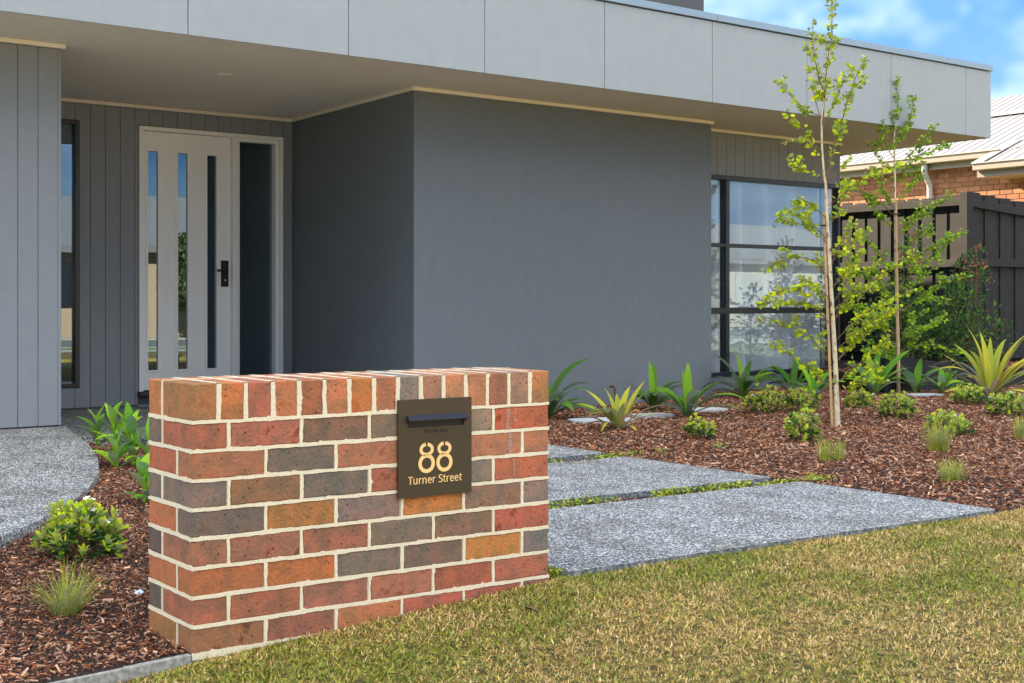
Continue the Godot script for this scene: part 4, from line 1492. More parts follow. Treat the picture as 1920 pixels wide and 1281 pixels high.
func bush(called: String, label: String, at: Vector3, lobes: Array, n: int, ll: float, tip_y: float, sd: int, tip_share: float, reds: int):
	var rg := RandomNumberGenerator.new()
	rg.seed = sd
	var t := thing(called, label, "bush", at, deg_to_rad(-YAW), "lilly pilly bushes against the fence")
	var lm := small_leaf(ll, ll * 0.5, 0.2, 0.5)
	var acc := {}
	var st := MB.new(true)
	for lb in lobes:
		var c := Vector3(lb[0], lb[1], lb[2])
		st.tube([Vector3(0.03 * lb[0], -0.03, 0), Vector3(lb[0] * 0.5, lb[1] * 0.5, lb[2] * 0.5), c], [0.011, 0.008, 0.004], 5)
		for k in int(n * lb[3] * lb[3] / 0.06):
			var d := Vector3(rg.randfn(), rg.randfn(), rg.randfn()).normalized()
			var r: float = lb[3] * pow(rg.randf(), 0.4) * (1.0 + 0.25 * sin(d.x * 7.0 + lb[0] * 9.0) * cos(d.y * 6.0))
			var p := c + Vector3(d.x * r, d.y * r * 1.25, d.z * r)
			if p.y < 0.03: continue
			var dir := (d + Vector3(rg.randf_range(-0.7, 0.7), rg.randf_range(0.0, 0.9), rg.randf_range(-0.7, 0.7))).normalized()
			var b := frame_along(dir, rg.randf_range(-0.7, 0.7)).scaled(Vector3.ONE * rg.randf_range(0.7, 1.15))
			var tip: bool = p.y > tip_y and r > lb[3] * 0.7 and rg.randf() < tip_share
			var m: Material = M.bush_tip if tip else M.bush[rg.randi_range(0, 1)]
			if not acc.has(m): acc[m] = []
			acc[m].append([lm, Transform3D(b, p)])
	for m in acc:
		var s2 := SurfaceTool.new()
		for a in acc[m]: s2.append_from(a[0], 0, a[1])
		var f := part(t, "foliage", s2.commit(), m)
		f.set_meta("kind", "stuff")
	part(t, "stem", st.done(), M.twig)
	for k in reds:
		var fm := MB.new(true)
		for j in 6:
			fm.tri(Vector3.ZERO, Vector3(cos(j * 1.05), 0.4, sin(j * 1.05)) * 0.03, Vector3(cos(j * 1.05 + 0.9), 0.5, sin(j * 1.05 + 0.9)) * 0.03, Vector3.UP)
		part(t, "flower", fm.done(), M.red_flower, Transform3D(Basis(), Vector3(0.06 + 0.14 * k, 0.62 - 0.2 * k, 0.30)))

func build_plants():
	var by := func(x: float, z: float) -> Vector3: return Vector3(x, bed_y(x, z), z)
	# broad leaved clumps beside the curved path
	var G1 := "broad leaved clumps beside the curved path"
	var clump := func(label: String, at: Vector3, h: float, shoots: Array):
		var t := thing("broad_leaf_plant", label, "plant", at, 0.0, G1)
		for s in shoots:
			var top: float = s[2]
			var base := Basis(Vector3.UP, deg_to_rad(-YAW)) * Vector3(s[0], 0, s[1])
			var st := MB.new(true)
			st.tube([base + Vector3(0, -0.02, 0), base + Vector3(0.004, top * 0.5, 0.003), base + Vector3(0, top, 0)], [0.011, 0.009, 0.006], 6)
			part(t, "stem", st.done(), M.lush[1])
			var n := 9
			for k in n:
				var u := float(k) / (n - 1)
				var me := strap_leaf(h * lerpf(1.0, 0.72, u) * rng.randf_range(0.85, 1.15), 0.062 * rng.randf_range(0.8, 1.1), deg_to_rad(lerpf(48, 8, u)), deg_to_rad(lerpf(115, 42, u) + rng.randf_range(-15, 15)), 0.5, rng.randf_range(-0.3, 0.3), 2.6)
				var b := Basis(Vector3.UP, k * 2.4 + rng.randf_range(-0.3, 0.3) + s[0] * 9.0)
				part(t, "leaf", me, M.lush[rng.randi_range(0, 2)], Transform3D(b, base + Vector3(0, top * u, 0)))
	clump.call("broad leaved green clump at the far end by the path bend", Vector3(1.38, 0.11, -4.62), 0.23, [[0.0, 0.0, 0.17], [-0.13, -0.10, 0.13], [0.11, 0.05, 0.14]])
	clump.call("broad leaved green clump half hidden behind the wall's left end", Vector3(1.20, 0.085, -3.80), 0.23, [[0.0, 0.0, 0.20], [0.12, 0.05, 0.14], [-0.06, 0.1, 0.1]])
	clump.call("small upright green clump nearest the left end of the brick wall", Vector3(0.79, 0.06, -2.50), 0.17, [[0.0, 0.0, 0.15], [0.07, 0.02, 0.06]])
	# hawthorn shrubs
	var G2 := "low lime green flowering shrubs in the mulch"
	shrub("lime green flowering shrub left of the brick wall", by.call(0.155, -1.50), 0.165, 0.25, 58, 0.046, 4, 0.0, true, G2, 3)
	shrub("small round lime shrub nearest the slabs' right edge", by.call(4.96, -3.12), 0.115, 0.17, 26, 0.040, 0, 0.0, false, G2, 5)
	shrub("widest lime and bronze shrub below the window", by.call(6.72, -4.22), 0.20, 0.26, 44, 0.042, 1, 0.25, false, G2, 6)
	shrub("right half of the bronze tinged shrubs below the window", by.call(7.02, -4.10), 0.17, 0.23, 36, 0.042, 0, 0.35, false, G2, 16)
	shrub("lime shrub with white flowers left of the near birch", by.call(5.40, -2.59), 0.135, 0.25, 36, 0.042, 5, 0.02, false, G2, 7)
	shrub("dark lime shrub just right of the near birch trunk", by.call(7.66, -4.03), 0.14, 0.17, 30, 0.042, 3, 0.18, false, G2, 8)
	shrub("bright lime shrub in front of the far birch", by.call(7.2, -3.25), 0.17, 0.22, 40, 0.042, 1, 0.0, false, G2, 9)
	shrub("lime shrub behind the tallest grass tuft", by.call(6.45, -2.20), 0.165, 0.20, 40, 0.042, 2, 0.0, false, G2, 10)
	shrub("green shrub at the foot of the yellow strappy plant", by.call(8.60, -3.62), 0.15, 0.20, 36, 0.042, 0, 0.0, false, G2, 11)
	shrub("white flowered shrub at the right edge of the bed", by.call(7.98, -2.80), 0.19, 0.20, 44, 0.042, 8, 0.0, false, G2, 12)
	# dark green strap leaved clumps along the house
	var G3 := "dark green strap leaved clumps along the house"
	var S := "strap_leaf_plant"
	strap_plant(S, "long leaved dark green plant rising behind the right end of the brick wall", "plant", by.call(5.02, -4.95), M.strap, [[20, 0.62, 0.085, 8, 75, 2], [10, 0.50, 0.085, 35, 150, 2], [0, 0.45, 0.08, 50, 140, 2], [150, 0.5, 0.075, 20, 100, 0], [90, 0.5, 0.08, 25, 110, 0], [-60, 0.42, 0.07, 40, 130, 0], [200, 0.4, 0.07, 40, 120, 2], [-20, 0.42, 0.08, 50, 125, 2]], G3)
	strap_plant(S, "upright green shoot showing above the brick wall top", "plant", by.call(4.52, -4.6), M.lush, [[0, 0.38, 0.05, 2, 12, 0], [60, 0.44, 0.045, 0, 10, 1], [180, 0.42, 0.06, 6, 40, 0], [-80, 0.38, 0.05, 6, 30, 0], [120, 0.34, 0.05, 10, 60, 1], [300, 0.3, 0.05, 15, 70, 0]], G3)
	strap_plant(S, "single green shoot just showing over the middle of the brick wall", "plant", by.call(4.08, -5.0), M.lush, [[10, 0.42, 0.05, 2, 10, 0], [190, 0.36, 0.05, 4, 30, 0], [100, 0.36, 0.05, 8, 40, 1]], G3)
	strap_plant(S, "dark green strap leaved clump against the rendered wall", "plant", by.call(6.2, -5.02), M.strap, [[185, 0.42, 0.07, 15, 100, 2], [160, 0.36, 0.07, 20, 105, 2], [80, 0.42, 0.06, 4, 18, 0], [95, 0.44, 0.05, 2, 14, 1], [20, 0.40, 0.07, 15, 100, 2], [-20, 0.40, 0.07, 25, 110, 2], [-70, 0.34, 0.07, 30, 110, 2], [230, 0.34, 0.07, 30, 115, 2], [260, 0.30, 0.06, 25, 100, 2], [-45, 0.30, 0.06, 15, 80, 2], [40, 0.34, 0.06, 30, 120, 2], [0, 0.32, 0.06, 40, 120, 2], [130, 0.36, 0.06, 25, 110, 0]], G3)
	strap_plant(S, "strap leaved clump with a pale flower bud left of the window", "plant", by.call(6.02, -4.40), M.strap, [[5, 0.52, 0.075, 18, 105, 0], [-8, 0.52, 0.075, 40, 125, 1], [-20, 0.46, 0.075, 60, 115, 1], [178, 0.36, 0.08, 15, 95, 0], [95, 0.40, 0.055, 2, 16, 1], [80, 0.46, 0.07, 2, 8, 1], [200, 0.34, 0.07, 45, 120, 0], [230, 0.3, 0.06, 45, 115, 2], [-80, 0.28, 0.06, 45, 110, 2], [140, 0.36, 0.07, 20, 100, 2], [40, 0.4, 0.07, 25, 110, 0]], G3)
	strap_plant(S, "strap leaved clump in front of the left window panes", "plant", by.call(7.70, -5.45), M.strap, [[165, 0.48, 0.08, 12, 60, 0], [110, 0.50, 0.075, 4, 22, 1], [185, 0.44, 0.08, 40, 130, 2], [15, 0.50, 0.065, 25, 85, 0], [-15, 0.40, 0.07, 35, 105, 0], [200, 0.38, 0.07, 60, 120, 2], [-60, 0.32, 0.06, 50, 115, 2], [60, 0.40, 0.07, 10, 60, 2], [240, 0.3, 0.06, 40, 110, 1]], G3)
	strap_plant(S, "dark arching strap leaved clump under the middle of the window", "plant", by.call(8.25, -5.33), M.strap, [[170, 0.52, 0.07, 22, 125, 2], [178, 0.44, 0.07, 35, 130, 2], [15, 0.48, 0.07, 15, 70, 2], [70, 0.44, 0.06, 6, 30, 2], [-30, 0.36, 0.06, 35, 115, 2], [230, 0.32, 0.06, 40, 120, 0], [-70, 0.34, 0.06, 40, 110, 0], [130, 0.40, 0.06, 18, 90, 2], [0, 0.36, 0.06, 45, 120, 2]], G3)
	strap_plant(S, "brighter green strap clump left of the near birch trunk", "plant", by.call(7.98, -4.84), M.lush, [[150, 0.42, 0.06, 8, 28, 0], [80, 0.40, 0.06, 4, 24, 2], [20, 0.36, 0.065, 18, 70, 2], [-10, 0.34, 0.065, 30, 100, 0], [-40, 0.30, 0.06, 40, 110, 2], [180, 0.30, 0.06, 35, 120, 0], [220, 0.26, 0.06, 45, 120, 2], [-80, 0.24, 0.05, 45, 110, 2], [-100, 0.24, 0.05, 60, 120, 0]], G3)
	strap_plant(S, "broad grey green strap clump between the two birches", "plant", by.call(8.86, -4.86), M.lush, [[60, 0.48, 0.085, 6, 24, 2], [100, 0.50, 0.08, 8, 30, 0], [15, 0.56, 0.085, 25, 62, 2], [30, 0.46, 0.08, 18, 60, 2], [170, 0.36, 0.075, 25, 100, 2], [-40, 0.34, 0.07, 40, 110, 0], [210, 0.32, 0.07, 40, 110, 2]], G3)
	strap_plant(S, "strap leaved clump around the foot of the far birch", "plant", by.call(9.46, -4.85), M.lush, [[15, 0.46, 0.08, 25, 105, 2], [-10, 0.42, 0.08, 40, 120, 2], [165, 0.36, 0.07, 15, 70, 2], [60, 0.4, 0.07, 12, 60, 2], [-70, 0.3, 0.07, 40, 105, 0], [200, 0.32, 0.07, 35, 110, 2]], G3)
	strap_plant(S, "small strap leaved clump before the black sleeper wall", "plant", by.call(9.52, -4.60), M.lush, [[30, 0.38, 0.075, 15, 60, 2], [70, 0.30, 0.07, 6, 30, 2], [160, 0.30, 0.07, 25, 85, 2], [-30, 0.28, 0.06, 40, 110, 0], [200, 0.24, 0.06, 45, 110, 2]], G3)
	# yellow strap plants
	strap_plant("yellow_strap_plant", "yellow green strappy plant with orange tips beside the brick wall", "plant", by.call(4.95, -3.98), M.yellow, [[170, 0.34, 0.05, 40, 85, 1], [155, 0.36, 0.045, 28, 60, 0], [178, 0.30, 0.05, 55, 95, 3], [120, 0.34, 0.045, 12, 30, 1], [60, 0.36, 0.05, 10, 28, 0], [30, 0.40, 0.05, 22, 45, 0], [15, 0.40, 0.055, 30, 55, 1], [0, 0.36, 0.05, 45, 80, 3], [-10, 0.36, 0.045, 60, 95, 2], [-30, 0.30, 0.05, 40, 100, 1], [-120, 0.30, 0.05, 55, 140, 0], [200, 0.34, 0.05, 60, 140, 0], [-60, 0.26, 0.045, 60, 140, 2], [90, 0.30, 0.05, 15, 40, 1], [-80, 0.26, 0.05, 20, 60, 1], [230, 0.28, 0.05, 30, 80, 1]], "yellow strap leaved plants", 0.35, 0.6, 3.0)
	strap_plant("yellow_strap_plant", "large yellow strappy plant in front of the fence at right", "plant", by.call(9.42, -3.98), M.yellow, [[120, 0.74, 0.075, 6, 24, 0], [95, 0.64, 0.06, 2, 12, 0], [70, 0.60, 0.065, 4, 16, 1], [150, 0.60, 0.07, 22, 46, 0], [165, 0.56, 0.07, 34, 60, 0], [178, 0.62, 0.06, 50, 80, 1], [30, 0.78, 0.075, 22, 44, 0], [20, 0.84, 0.07, 28, 52, 1], [10, 0.80, 0.075, 38, 72, 0], [0, 0.76, 0.07, 48, 85, 1], [-10, 0.70, 0.07, 58, 92, 0], [-25, 0.62, 0.06, 66, 98, 1], [-60, 0.5, 0.06, 60, 120, 2], [200, 0.5, 0.06, 64, 105, 2], [-95, 0.42, 0.06, 40, 90, 3], [140, 0.58, 0.06, 14, 40, 1], [50, 0.66, 0.07, 14, 30, 1], [35, 0.5, 0.07, 25, 60, 1], [-120, 0.44, 0.06, 55, 110, 1], [110, 0.5, 0.06, 8, 26, 1], [-40, 0.55, 0.06, 45, 85, 1], [15, 0.6, 0.06, 50, 92, 0]], "yellow strap leaved plants", 0.35, 0.7, 3.0)
	# grass tufts
	var G4 := "fine grass tufts in the mulch"
	tuft("wispy grass tuft in the mulch left of the brick wall", Vector3(-0.155, 0.005, -0.68), 230, 0.22, 0.85, 21, G4)
	tuft("two pronged grass tuft below the near birch", by.call(4.77, -1.77), 190, 0.17, 0.42, 22, G4, [[-0.04, -0.02], [0.03, 0.02]])
	tuft("tallest grass tuft, in front of a lime shrub", by.call(5.59, -1.65), 330, 0.24, 0.62, 23, G4, [[0.0, 0.0], [0.04, 0.02]])
	tuft("lowest grass tuft, nearest the lawn and slab", by.call(4.58, -0.80), 260, 0.155, 0.75, 24, G4, [[0.0, 0.0], [0.05, 0.02]])
	tuft("grass tuft cut by the right edge of the photo", by.call(6.62, -1.74), 200, 0.20, 0.6, 25, G4)
	# birches
	birch("taller near birch with pale trunk and yellow green leaves, staked", Vector3(6.35, bed_y(6.35, -3.11), -3.11),
		[[1572, 800, 0.021], [1568, 700, 0.018], [1562, 590, 0.016], [1557, 500, 0.014], [1552, 420, 0.012], [1549, 350, 0.010], [1545, 320, 0.0085], [1542, 280, 0.0075], [1541, 230, 0.0068], [1549, 157, 0.005], [1558, 85, 0.0035], [1562, 25, 0.0025], [1555, -12, 0.0015]],
		[[[1541, 232], [1549, 157], [1558, 85], [1562, 25], [1556, -10]], [[1549, 350], [1559, 295], [1579, 230], [1595, 172], [1612, 132], [1627, 108]], [[1546, 175], [1536, 150], [1529, 120], [1523, 70], [1525, 38]],
		[[1541, 218], [1505, 213], [1470, 182], [1444, 163]], [[1541, 228], [1531, 195], [1521, 150]], [[1542, 240], [1560, 200], [1574, 165], [1580, 140]], [[1542, 290], [1505, 245], [1470, 218]], [[1544, 310], [1520, 270], [1490, 262], [1478, 268]],
		[[1548, 345], [1512, 320], [1480, 318], [1474, 300]], [[1551, 410], [1520, 385], [1490, 372], [1478, 400]], [[1552, 450], [1522, 415], [1482, 390], [1455, 423]], [[1556, 525], [1530, 490], [1495, 478], [1440, 505]], [[1557, 560], [1528, 535], [1470, 540], [1418, 560]], [[1560, 610], [1530, 570], [1480, 565], [1435, 570]],
		[[1563, 690], [1520, 625], [1470, 606], [1432, 596]], [[1568, 740], [1525, 690], [1480, 660], [1455, 645]], [[1560, 585], [1540, 545], [1505, 515]],
		[[1559, 500], [1585, 440], [1605, 420]], [[1561, 540], [1600, 490], [1630, 430]], [[1564, 600], [1600, 545], [1645, 500]], [[1566, 640], [1605, 595], [1650, 560], [1690, 545]], [[1568, 680], [1610, 635], [1655, 590]], [[1570, 720], [1620, 680], [1660, 650], [1690, 640]], [[1549, 340], [1575, 320], [1596, 290]], [[1553, 430], [1580, 380], [1590, 360]], [[1562, 570], [1590, 520], [1612, 470]], [[1571, 745], [1605, 715], [1640, 705]]],
		1572, 800, 251, M.birch, 31, 0.0085)
	birch("shorter far birch with slender trunk and mid green leaves", Vector3(9.30, bed_y(9.30, -5.0) , -4.93),
		[[1665, 738, 0.020], [1664, 640, 0.017], [1661, 540, 0.014], [1659, 430, 0.012], [1658, 340, 0.010], [1657, 260, 0.008], [1660, 200, 0.004], [1662, 155, 0.002]],
		[[[1657, 262], [1659, 205], [1662, 153]], [[1657, 285], [1682, 240], [1697, 185]], [[1657, 262], [1645, 225], [1632, 185]],
		[[1657, 300], [1630, 260], [1614, 208]], [[1657, 320], [1700, 275], [1725, 238]], [[1658, 330], [1625, 295], [1606, 270]], [[1658, 350], [1700, 320], [1725, 300]], [[1659, 390], [1690, 350], [1718, 320]], [[1659, 400], [1630, 355], [1612, 318]],
		[[1659, 440], [1625, 400], [1600, 370]], [[1660, 450], [1700, 410], [1735, 395]], [[1661, 540], [1710, 500], [1760, 460], [1792, 432]], [[1662, 590], [1710, 560], [1760, 525], [1800, 515]], [[1662, 560], [1700, 545], [1745, 560], [1775, 570]], [[1663, 640], [1705, 615], [1750, 600]], [[1664, 670], [1710, 645], [1750, 650], [1790, 662]],
		[[1661, 520], [1625, 480], [1595, 445]], [[1662, 570], [1625, 530], [1590, 510]], [[1663, 630], [1620, 600], [1585, 575]], [[1664, 680], [1620, 660], [1590, 650]], [[1661, 490], [1690, 450], [1720, 430]], [[1662, 600], [1640, 545], [1625, 500]], [[1663, 650], [1690, 600], [1720, 580]], [[1664, 690], [1640, 660], [1615, 640]]],
		1665, 738, 191, M.birch_green, 32, 0.0078)
	# bushes
	bush("lilly_pilly_bush", "tall lilly pilly bush with reddish tips in front of the corner post", Vector3(11.12, 0.30, -5.42), [[0.0, 0.22, 0, 0.20], [0.10, 0.5, 0.05, 0.20], [-0.05, 0.72, 0, 0.19], [0.06, 0.95, 0.0, 0.17], [-0.10, 1.1, 0, 0.12], [0.06, 1.2, 0, 0.10], [0.28, 0.35, 0.05, 0.16], [-0.22, 0.85, 0, 0.11]], 300, 0.058, 0.9, 41, 0.5, 2)
	bush("lilly_pilly_bush", "dark bush with bronze top behind the far birch", Vector3(10.15, 0.30, -5.50), [[0.0, 0.25, 0, 0.26], [0.15, 0.5, 0, 0.26], [-0.1, 0.75, 0, 0.22], [0.0, 1.05, 0, 0.18], [0.05, 1.3, 0, 0.13], [0.35, 0.35, 0, 0.22], [-0.3, 0.45, 0, 0.2]], 300, 0.058, 1.05, 42, 0.5, 0)
	bush("lilly_pilly_bush", "broad dark green bush between the birch and the corner post", Vector3(10.62, 0.30, -5.38), [[0.0, 0.2, 0, 0.24], [0.2, 0.35, 0, 0.2], [-0.2, 0.4, 0, 0.22], [0.05, 0.6, 0, 0.22], [0.1, 0.8, 0, 0.14]], 300, 0.062, 3.0, 43, 0.0, 0)
	bush("lilly_pilly_bush", "low dark bush at the corner of the house by the side passage", Vector3(9.75, 0.30, -5.32), [[0.0, 0.2, 0, 0.22], [-0.05, 0.5, 0, 0.2], [0.05, 0.75, 0, 0.15]], 260, 0.058, 3.0, 44, 0.0, 0)
	# weeds
	for w in [[4.31, -2.79, "small green weed in the mulch beside the middle slab"], [4.62, -2.58, "tiny trailing weed in the mulch right of the slabs"], [7.0, -3.7, "tiny weed between the shrubs near the birch"]]:
		strap_plant("weed", w[2], "weed", by.call(w[0], w[1]), [M.weed], random_leaves(7, 0.04, 0.07, 0.018, 20, 60, 60, 95, 1), "small weeds in the mulch", 0.2, 0.3, 2.6)

func build_small_things():
	# timber stakes tied to the birches
	for s in [[Vector3(6.330, 0.05, -3.147), Vector3(6.277, 1.70, -3.186), "timber stake tied to the near birch"], [Vector3(9.27, 0.05, -4.90), Vector3(9.26, 2.0, -4.93), "timber stake tied to the far birch"]]:
		var t := thing("tree_stake", s[2], "stake", Vector3.ZERO, 0.0, "timber stakes beside the birches")
		var m := MB.new()
		m.bar(s[0], s[1], 0.019, 0.019, 0.002)
		part(t, "stake", m.done(), M.stake)
		var tie := MB.new(true)
		var c: Vector3 = s[0].lerp(s[1], 0.94)
		var ring := []
		var rad := []
		for k in 13:
			ring.append(c + Vector3(0.026 * cos(TAU * k / 12.0) + 0.006, 0, 0.026 * sin(TAU * k / 12.0)))
			rad.append(0.006)
		tie.tube(ring, rad, 5, false)
		part(t, "tie", tie.done(), M.black)
	# stepping stones
	var st := [[5.25, -4.55, 0.52, 0.30, "long pale stepping stone behind the yellow strappy plant"], [5.85, -4.62, 0.34, 0.24, "pale stepping stone between the two strap clumps"], [6.5, -4.72, 0.40, 0.28, "pale stepping stone right of the budding strap clump"], [9.55, -5.25, 0.5, 0.25, "pale stepping stone at the foot of the sleeper wall"], [9.15, -4.50, 0.34, 0.22, "small pale stepping stone left of the yellow plant"]]
	for s in st:
		var m := MB.new()
		var p := PackedVector2Array()
		for k in 14:
			var a := TAU * k / 14.0
			var sq := 1.0 / pow(pow(absf(cos(a)), 4.0) + pow(absf(sin(a)), 4.0), 0.25)
			p.append(Vector2(cos(a) * s[2] * 0.5 * sq, sin(a) * s[3] * 0.5 * sq))
		m.slab(p, -0.04, 0.022)
		solo("stepping_stone", m.done(), M.stone, s[4], "stepping stone", Vector3(s[0], bed_y(s[0], s[1]), s[1]), deg_to_rad(-20), "pale stepping stones in the mulch")
	# edging strip left of the wall
	var e := MB.new()
	e.bar(Vector3(-0.005, -0.032, -0.004), Vector3(-3.2, -0.055, 0.42), 0.022, 0.075, 0.003)
	solo("garden_edging", e.done(), M.edging, "thin pale edging strip between mulch and lawn left of the wall", "edging")
	# pipe stub
	var pm := MB.new(true)
	pm.tube([Vector3(0, -0.05, 0), Vector3(0, 0.15, 0), Vector3(-0.004, 0.175, 0), Vector3(-0.02, 0.188, 0), Vector3(-0.042, 0.178, 0)], [0.010, 0.010, 0.011, 0.011, 0.012], 8)
	solo("pipe_stub", pm.done(), M.rust, "short rusty bent pipe standing against the rendered wall", "pipe", Vector3(6.22, bed_y(6.22, -5.5), -5.55), deg_to_rad(-YAW))
	var sc := MB.new()
	sc.box(Vector3.ZERO, Vector3(0.028, 0.006, 0.022), Basis.from_euler(Vector3(0.5, 0.4, 0.35)), 0.002)
	solo("plastic_scrap", sc.done(), M.plastic, "small pale blue scrap lying on the mulch beside the wall", "litter", Vector3(0.135, 0.03, -0.80))
	for q in [[Vector3(2.62, 0.045, 0.33), 0.5, "curled brown dead leaf on the lawn near the slab"], [Vector3(1.05, 0.045, 0.30), 2.0, "pale dry leaf on the lawn in front of the wall"], [Vector3(3.6, 0.05, 0.05), 3.6, "brown dead leaf on the lawn right by the big slab"]]:
		solo("dead_leaf", small_leaf(0.055, 0.03, 0.7, 0.5), mat(lin(0.16, 0.09, 0.045), 0.9), q[2], "dead leaf", q[0], q[1], "dead leaves on the lawn")

# ------------------------------------------------------------------ mulch, grass, moss
func on_hard(x: float, z: float, poly: PackedVector2Array) -> bool:
	if x > -0.005 and x < 1.315 and z > -0.355 and z < 0.0: return true
	if x > 1.39 and x < 4.03 and ((z > -1.245 and z < 0.0) or (z > -2.67 and z < -1.42) or (z > -3.86 and z < -2.87)): return true
	return Geometry2D.is_point_in_polygon(Vector2(x, z), poly)

func chip_mesh(sd: int) -> ArrayMesh:
	var rg := RandomNumberGenerator.new()
	rg.seed = sd
	var m := MB.new()
	var l := rg.randf_range(0.010, 0.020)
	var w := rg.randf_range(0.003, 0.0065)
	var h := rg.randf_range(0.0012, 0.003)
	var c := []
	for x in [-1, 1]:
		for y in [-1, 1]:
			for z in [-1, 1]:
				c.append(Vector3(x * l * rg.randf_range(0.7, 1.15), y * h * rg.randf_range(0.6, 1.3), z * w * rg.randf_range(0.35, 1.2)))
	for f in [[0, 1, 3, 2, Vector3.LEFT], [4, 5, 7, 6, Vector3.RIGHT], [0, 1, 5, 4, Vector3.DOWN], [2, 3, 7, 6, Vector3.UP], [0, 2, 6, 4, Vector3.FORWARD], [1, 3, 7, 5, Vector3.BACK]]:
		m.quad(c[f[0]], c[f[1]], c[f[2]], c[f[3]], f[4])
	return m.done()

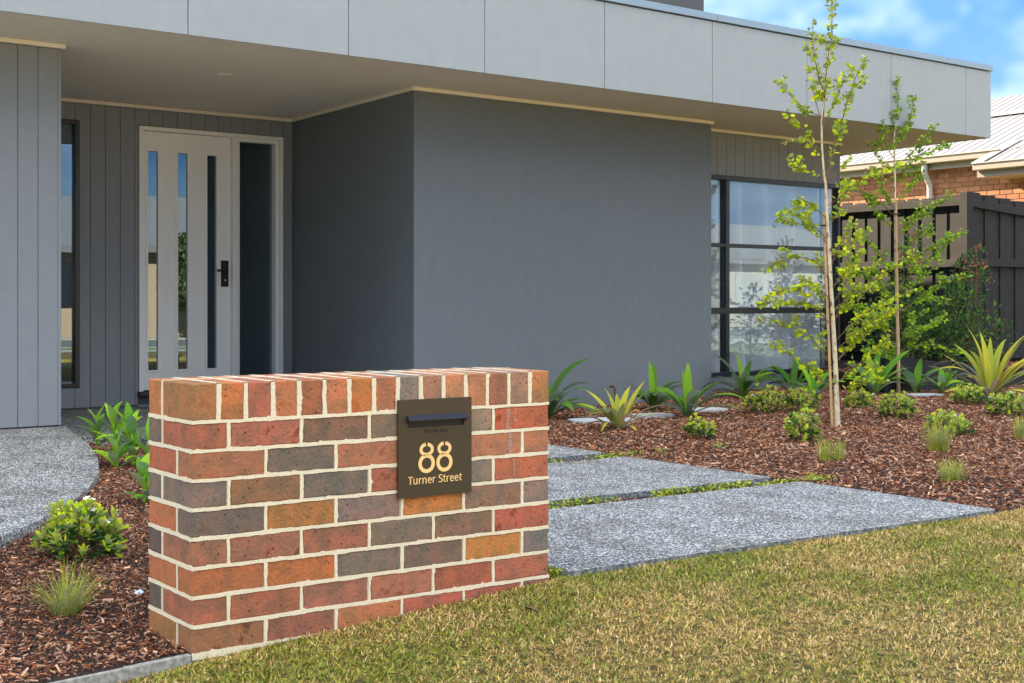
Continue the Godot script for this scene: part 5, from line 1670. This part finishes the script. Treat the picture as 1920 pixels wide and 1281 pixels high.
func build_cover():
	var poly := path_poly()
	var rg := RandomNumberGenerator.new()
	rg.seed = 77
	# bark mulch
	var xs := [[], [], [], [], []]
	var cs := [[], [], [], [], []]
	var tones := [Color(0.085, 0.032, 0.018), Color(0.115, 0.045, 0.023), Color(0.055, 0.022, 0.014), Color(0.17, 0.075, 0.038), Color(0.12, 0.062, 0.045), Color(0.22, 0.115, 0.062), Color(0.30, 0.19, 0.14), Color(0.22, 0.17, 0.17), Color(0.10, 0.05, 0.035), Color(0.42, 0.33, 0.28), Color(0.27, 0.22, 0.22)]
	var zones := [[-1.6, 2.2, -5.6, 0.45, 140000, 0.62], [1.3, 4.3, -4.0, 0.0, 30000, 0.7], [4.0, 10.6, -6.2, 0.0, 130000, 0.88], [10.6, 14.0, -5.0, -0.05, 22000, 1.0], [9.3, 13.2, -6.0, -5.06, 8000, 1.2]]
	for zi in 5:
		var q: Array = zones[zi]
		for k in q[4]:
			var x := rg.randf_range(q[0], q[1])
			var z := rg.randf_range(q[2], q[3])
			if on_hard(x, z, poly): continue
			if x < 0.0 and z > 0.135 * -x - 0.02: continue
			if x >= 0.0 and z > -0.005: continue
			if zi < 4 and z < -5.03 and x > 9.2: continue
			if x > 4.1 and z > -0.10 - 0.03 * sin(x * 7.0): continue
			var t := rg.randi_range(0, 4)
			var tilt := 0.32 if rg.randf() < 0.85 else 0.9
			var b := Basis.from_euler(Vector3(rg.randfn(0, tilt), rg.randf() * TAU, rg.randfn(0, tilt)))
			var s: float = q[5] * (0.38 + 0.9 * pow(rg.randf(), 1.6))
			if rg.randf() < 0.035: s *= 1.7
			var y := bed_y(x, z) if zi < 4 else 0.31
			if zi == 1: y = 0.045
			xs[t].append(Transform3D(b.scaled(Vector3.ONE * s), Vector3(x, y + rg.randf_range(0.0, 0.012), z)))
			var c: Color = tones[mini(10, int(11.0 * pow(rg.randf(), 1.15)))]
			var v := rg.randf_range(0.75, 1.3)
			cs[t].append(Color(c.r * v * 1.75, c.g * v * 1.28, c.b * v * 0.88))
	for t in 5:
		copies(self, "bark_chips", chip_mesh(60 + t), M.chip, xs[t], cs[t], "red brown bark chips strewn over the garden beds", "mulch")
	# lawn
	var gn := FastNoiseLite.new()
	gn.seed = 5
	gn.frequency = 0.9
	gn.fractal_octaves = 4
	var gx := [[], [], []]
	var gc := [[], [], []]
	for k in 230000:
		var z := -0.02 + 3.6 * pow(rg.randf(), 1.25)
		var x := rg.randf_range(-1.7, 7.6)
		if z < 0.012 and x > -0.02 and x < 1.33: continue
		if x < 0.0 and z < 0.135 * -x + 0.018: continue
		if x > 1.38 and x < 4.05 and z < -0.004 + 0.012 * sin(x * 9.0): continue
		var n := gn.get_noise_2d(x, z)
		var n2 := gn.get_noise_2d(x * 3.0 + 40.0, z * 3.0)
		var straw := clampf(0.58 + 1.0 * n + 0.5 * n2 + 0.05 * x, 0.12, 0.93)
		var t := rg.randi_range(0, 2)
		var dry := rg.randf() < straw
		var c := Color(0.50, 0.36, 0.135) if dry else Color(0.16, 0.20, 0.018)
		if dry and rg.randf() < 0.3: c = Color(0.66, 0.49, 0.24)
		elif dry and rg.randf() < 0.25: c = Color(0.36, 0.27, 0.05)
		elif not dry and rg.randf() < 0.4: c = Color(0.26, 0.28, 0.02)
		var v := rg.randf_range(0.7, 1.25)
		gc[t].append(Color(minf(c.r * v * 1.22, 0.95), minf(c.g * v * 1.12, 0.9), c.b * v * 0.9))
		var s := rg.randf_range(0.65, 1.2) * (1.15 if not dry else 0.95)
		var b := Basis.from_euler(Vector3(rg.randfn(0, 0.25), rg.randf() * TAU, rg.randfn(0, 0.25))).scaled(Vector3(s, s * rg.randf_range(0.8, 1.2), s))
		gx[t].append(Transform3D(b, Vector3(x, lawn_y(x, z) - 0.002, z)))
	for t in 3:
		copies(self, "lawn_grass", grass_clump(80 + t), M.blade, gx[t], gc[t], "short green and straw blades of the patchy lawn", "grass")
	# moss and seedlings between the slabs
	var mx := []
	var mc := []
	var sl := small_leaf(0.016, 0.011, 0.3, 0.5)
	var mn := FastNoiseLite.new()
	mn.seed = 9
	mn.frequency = 2.6
	for k in 9000:
		var row := rg.randf()
		var x := rg.randf_range(1.4, 4.2)
		var z := rg.randf_range(-1.42, -1.245) if row < 0.55 else (rg.randf_range(-2.87, -2.67) if row < 0.85 else rg.randf_range(-0.02, 0.03))
		if row >= 0.85:
			x = rg.randf_range(1.32, 1.42)
			z = rg.randf_range(-0.22, 0.0)
		if mn.get_noise_2d(x, z * 2.0) < 0.06: continue
		mx.append(Transform3D(frame_along(Vector3(rg.randf_range(-1, 1), rg.randf_range(0.0, 0.8), rg.randf_range(-1, 1)), rg.randf_range(-0.8, 0.8)).scaled(Vector3.ONE * rg.randf_range(0.6, 1.3)), Vector3(x, 0.05 + 0.03 * rg.randf(), z)))
		var v := rg.randf_range(0.6, 1.3)
		mc.append(Color(0.26 * v, 0.34 * v, 0.02 * v) if rg.randf() < 0.7 else Color(0.45 * v, 0.42 * v, 0.03 * v))
	copies(self, "moss", sl, M.blade, mx, mc, "yellow green moss and seedlings in the gaps between the slabs", "moss")

func grass_clump(sd: int) -> ArrayMesh:
	var rg := RandomNumberGenerator.new()
	rg.seed = sd
	var m := MB.new(true)
	for k in 4:
		var az := rg.randf() * TAU
		var p := Vector3(rg.randf_range(-0.016, 0.016), 0, rg.randf_range(-0.016, 0.016))
		var d := Vector3(cos(az), 0, sin(az))
		var s := Vector3(-sin(az), 0, cos(az))
		var l := rg.randf_range(0.009, 0.021)
		var w := rg.randf_range(0.0010, 0.0018)
		var lean := rg.randf_range(0.35, 1.4)
		var q := p + (d * sin(lean) + Vector3.UP * cos(lean)) * l * 0.55
		var e := q + (d * sin(lean * 1.5) + Vector3.UP * cos(lean * 1.5)) * l * 0.5
		m.quad(p - s * w, p + s * w, q + s * w * 0.8, q - s * w * 0.8, d * -1.0 + Vector3.UP)
		m.tri(q - s * w * 0.8, q + s * w * 0.8, e, d * -1.0 + Vector3.UP)
	return m.done()
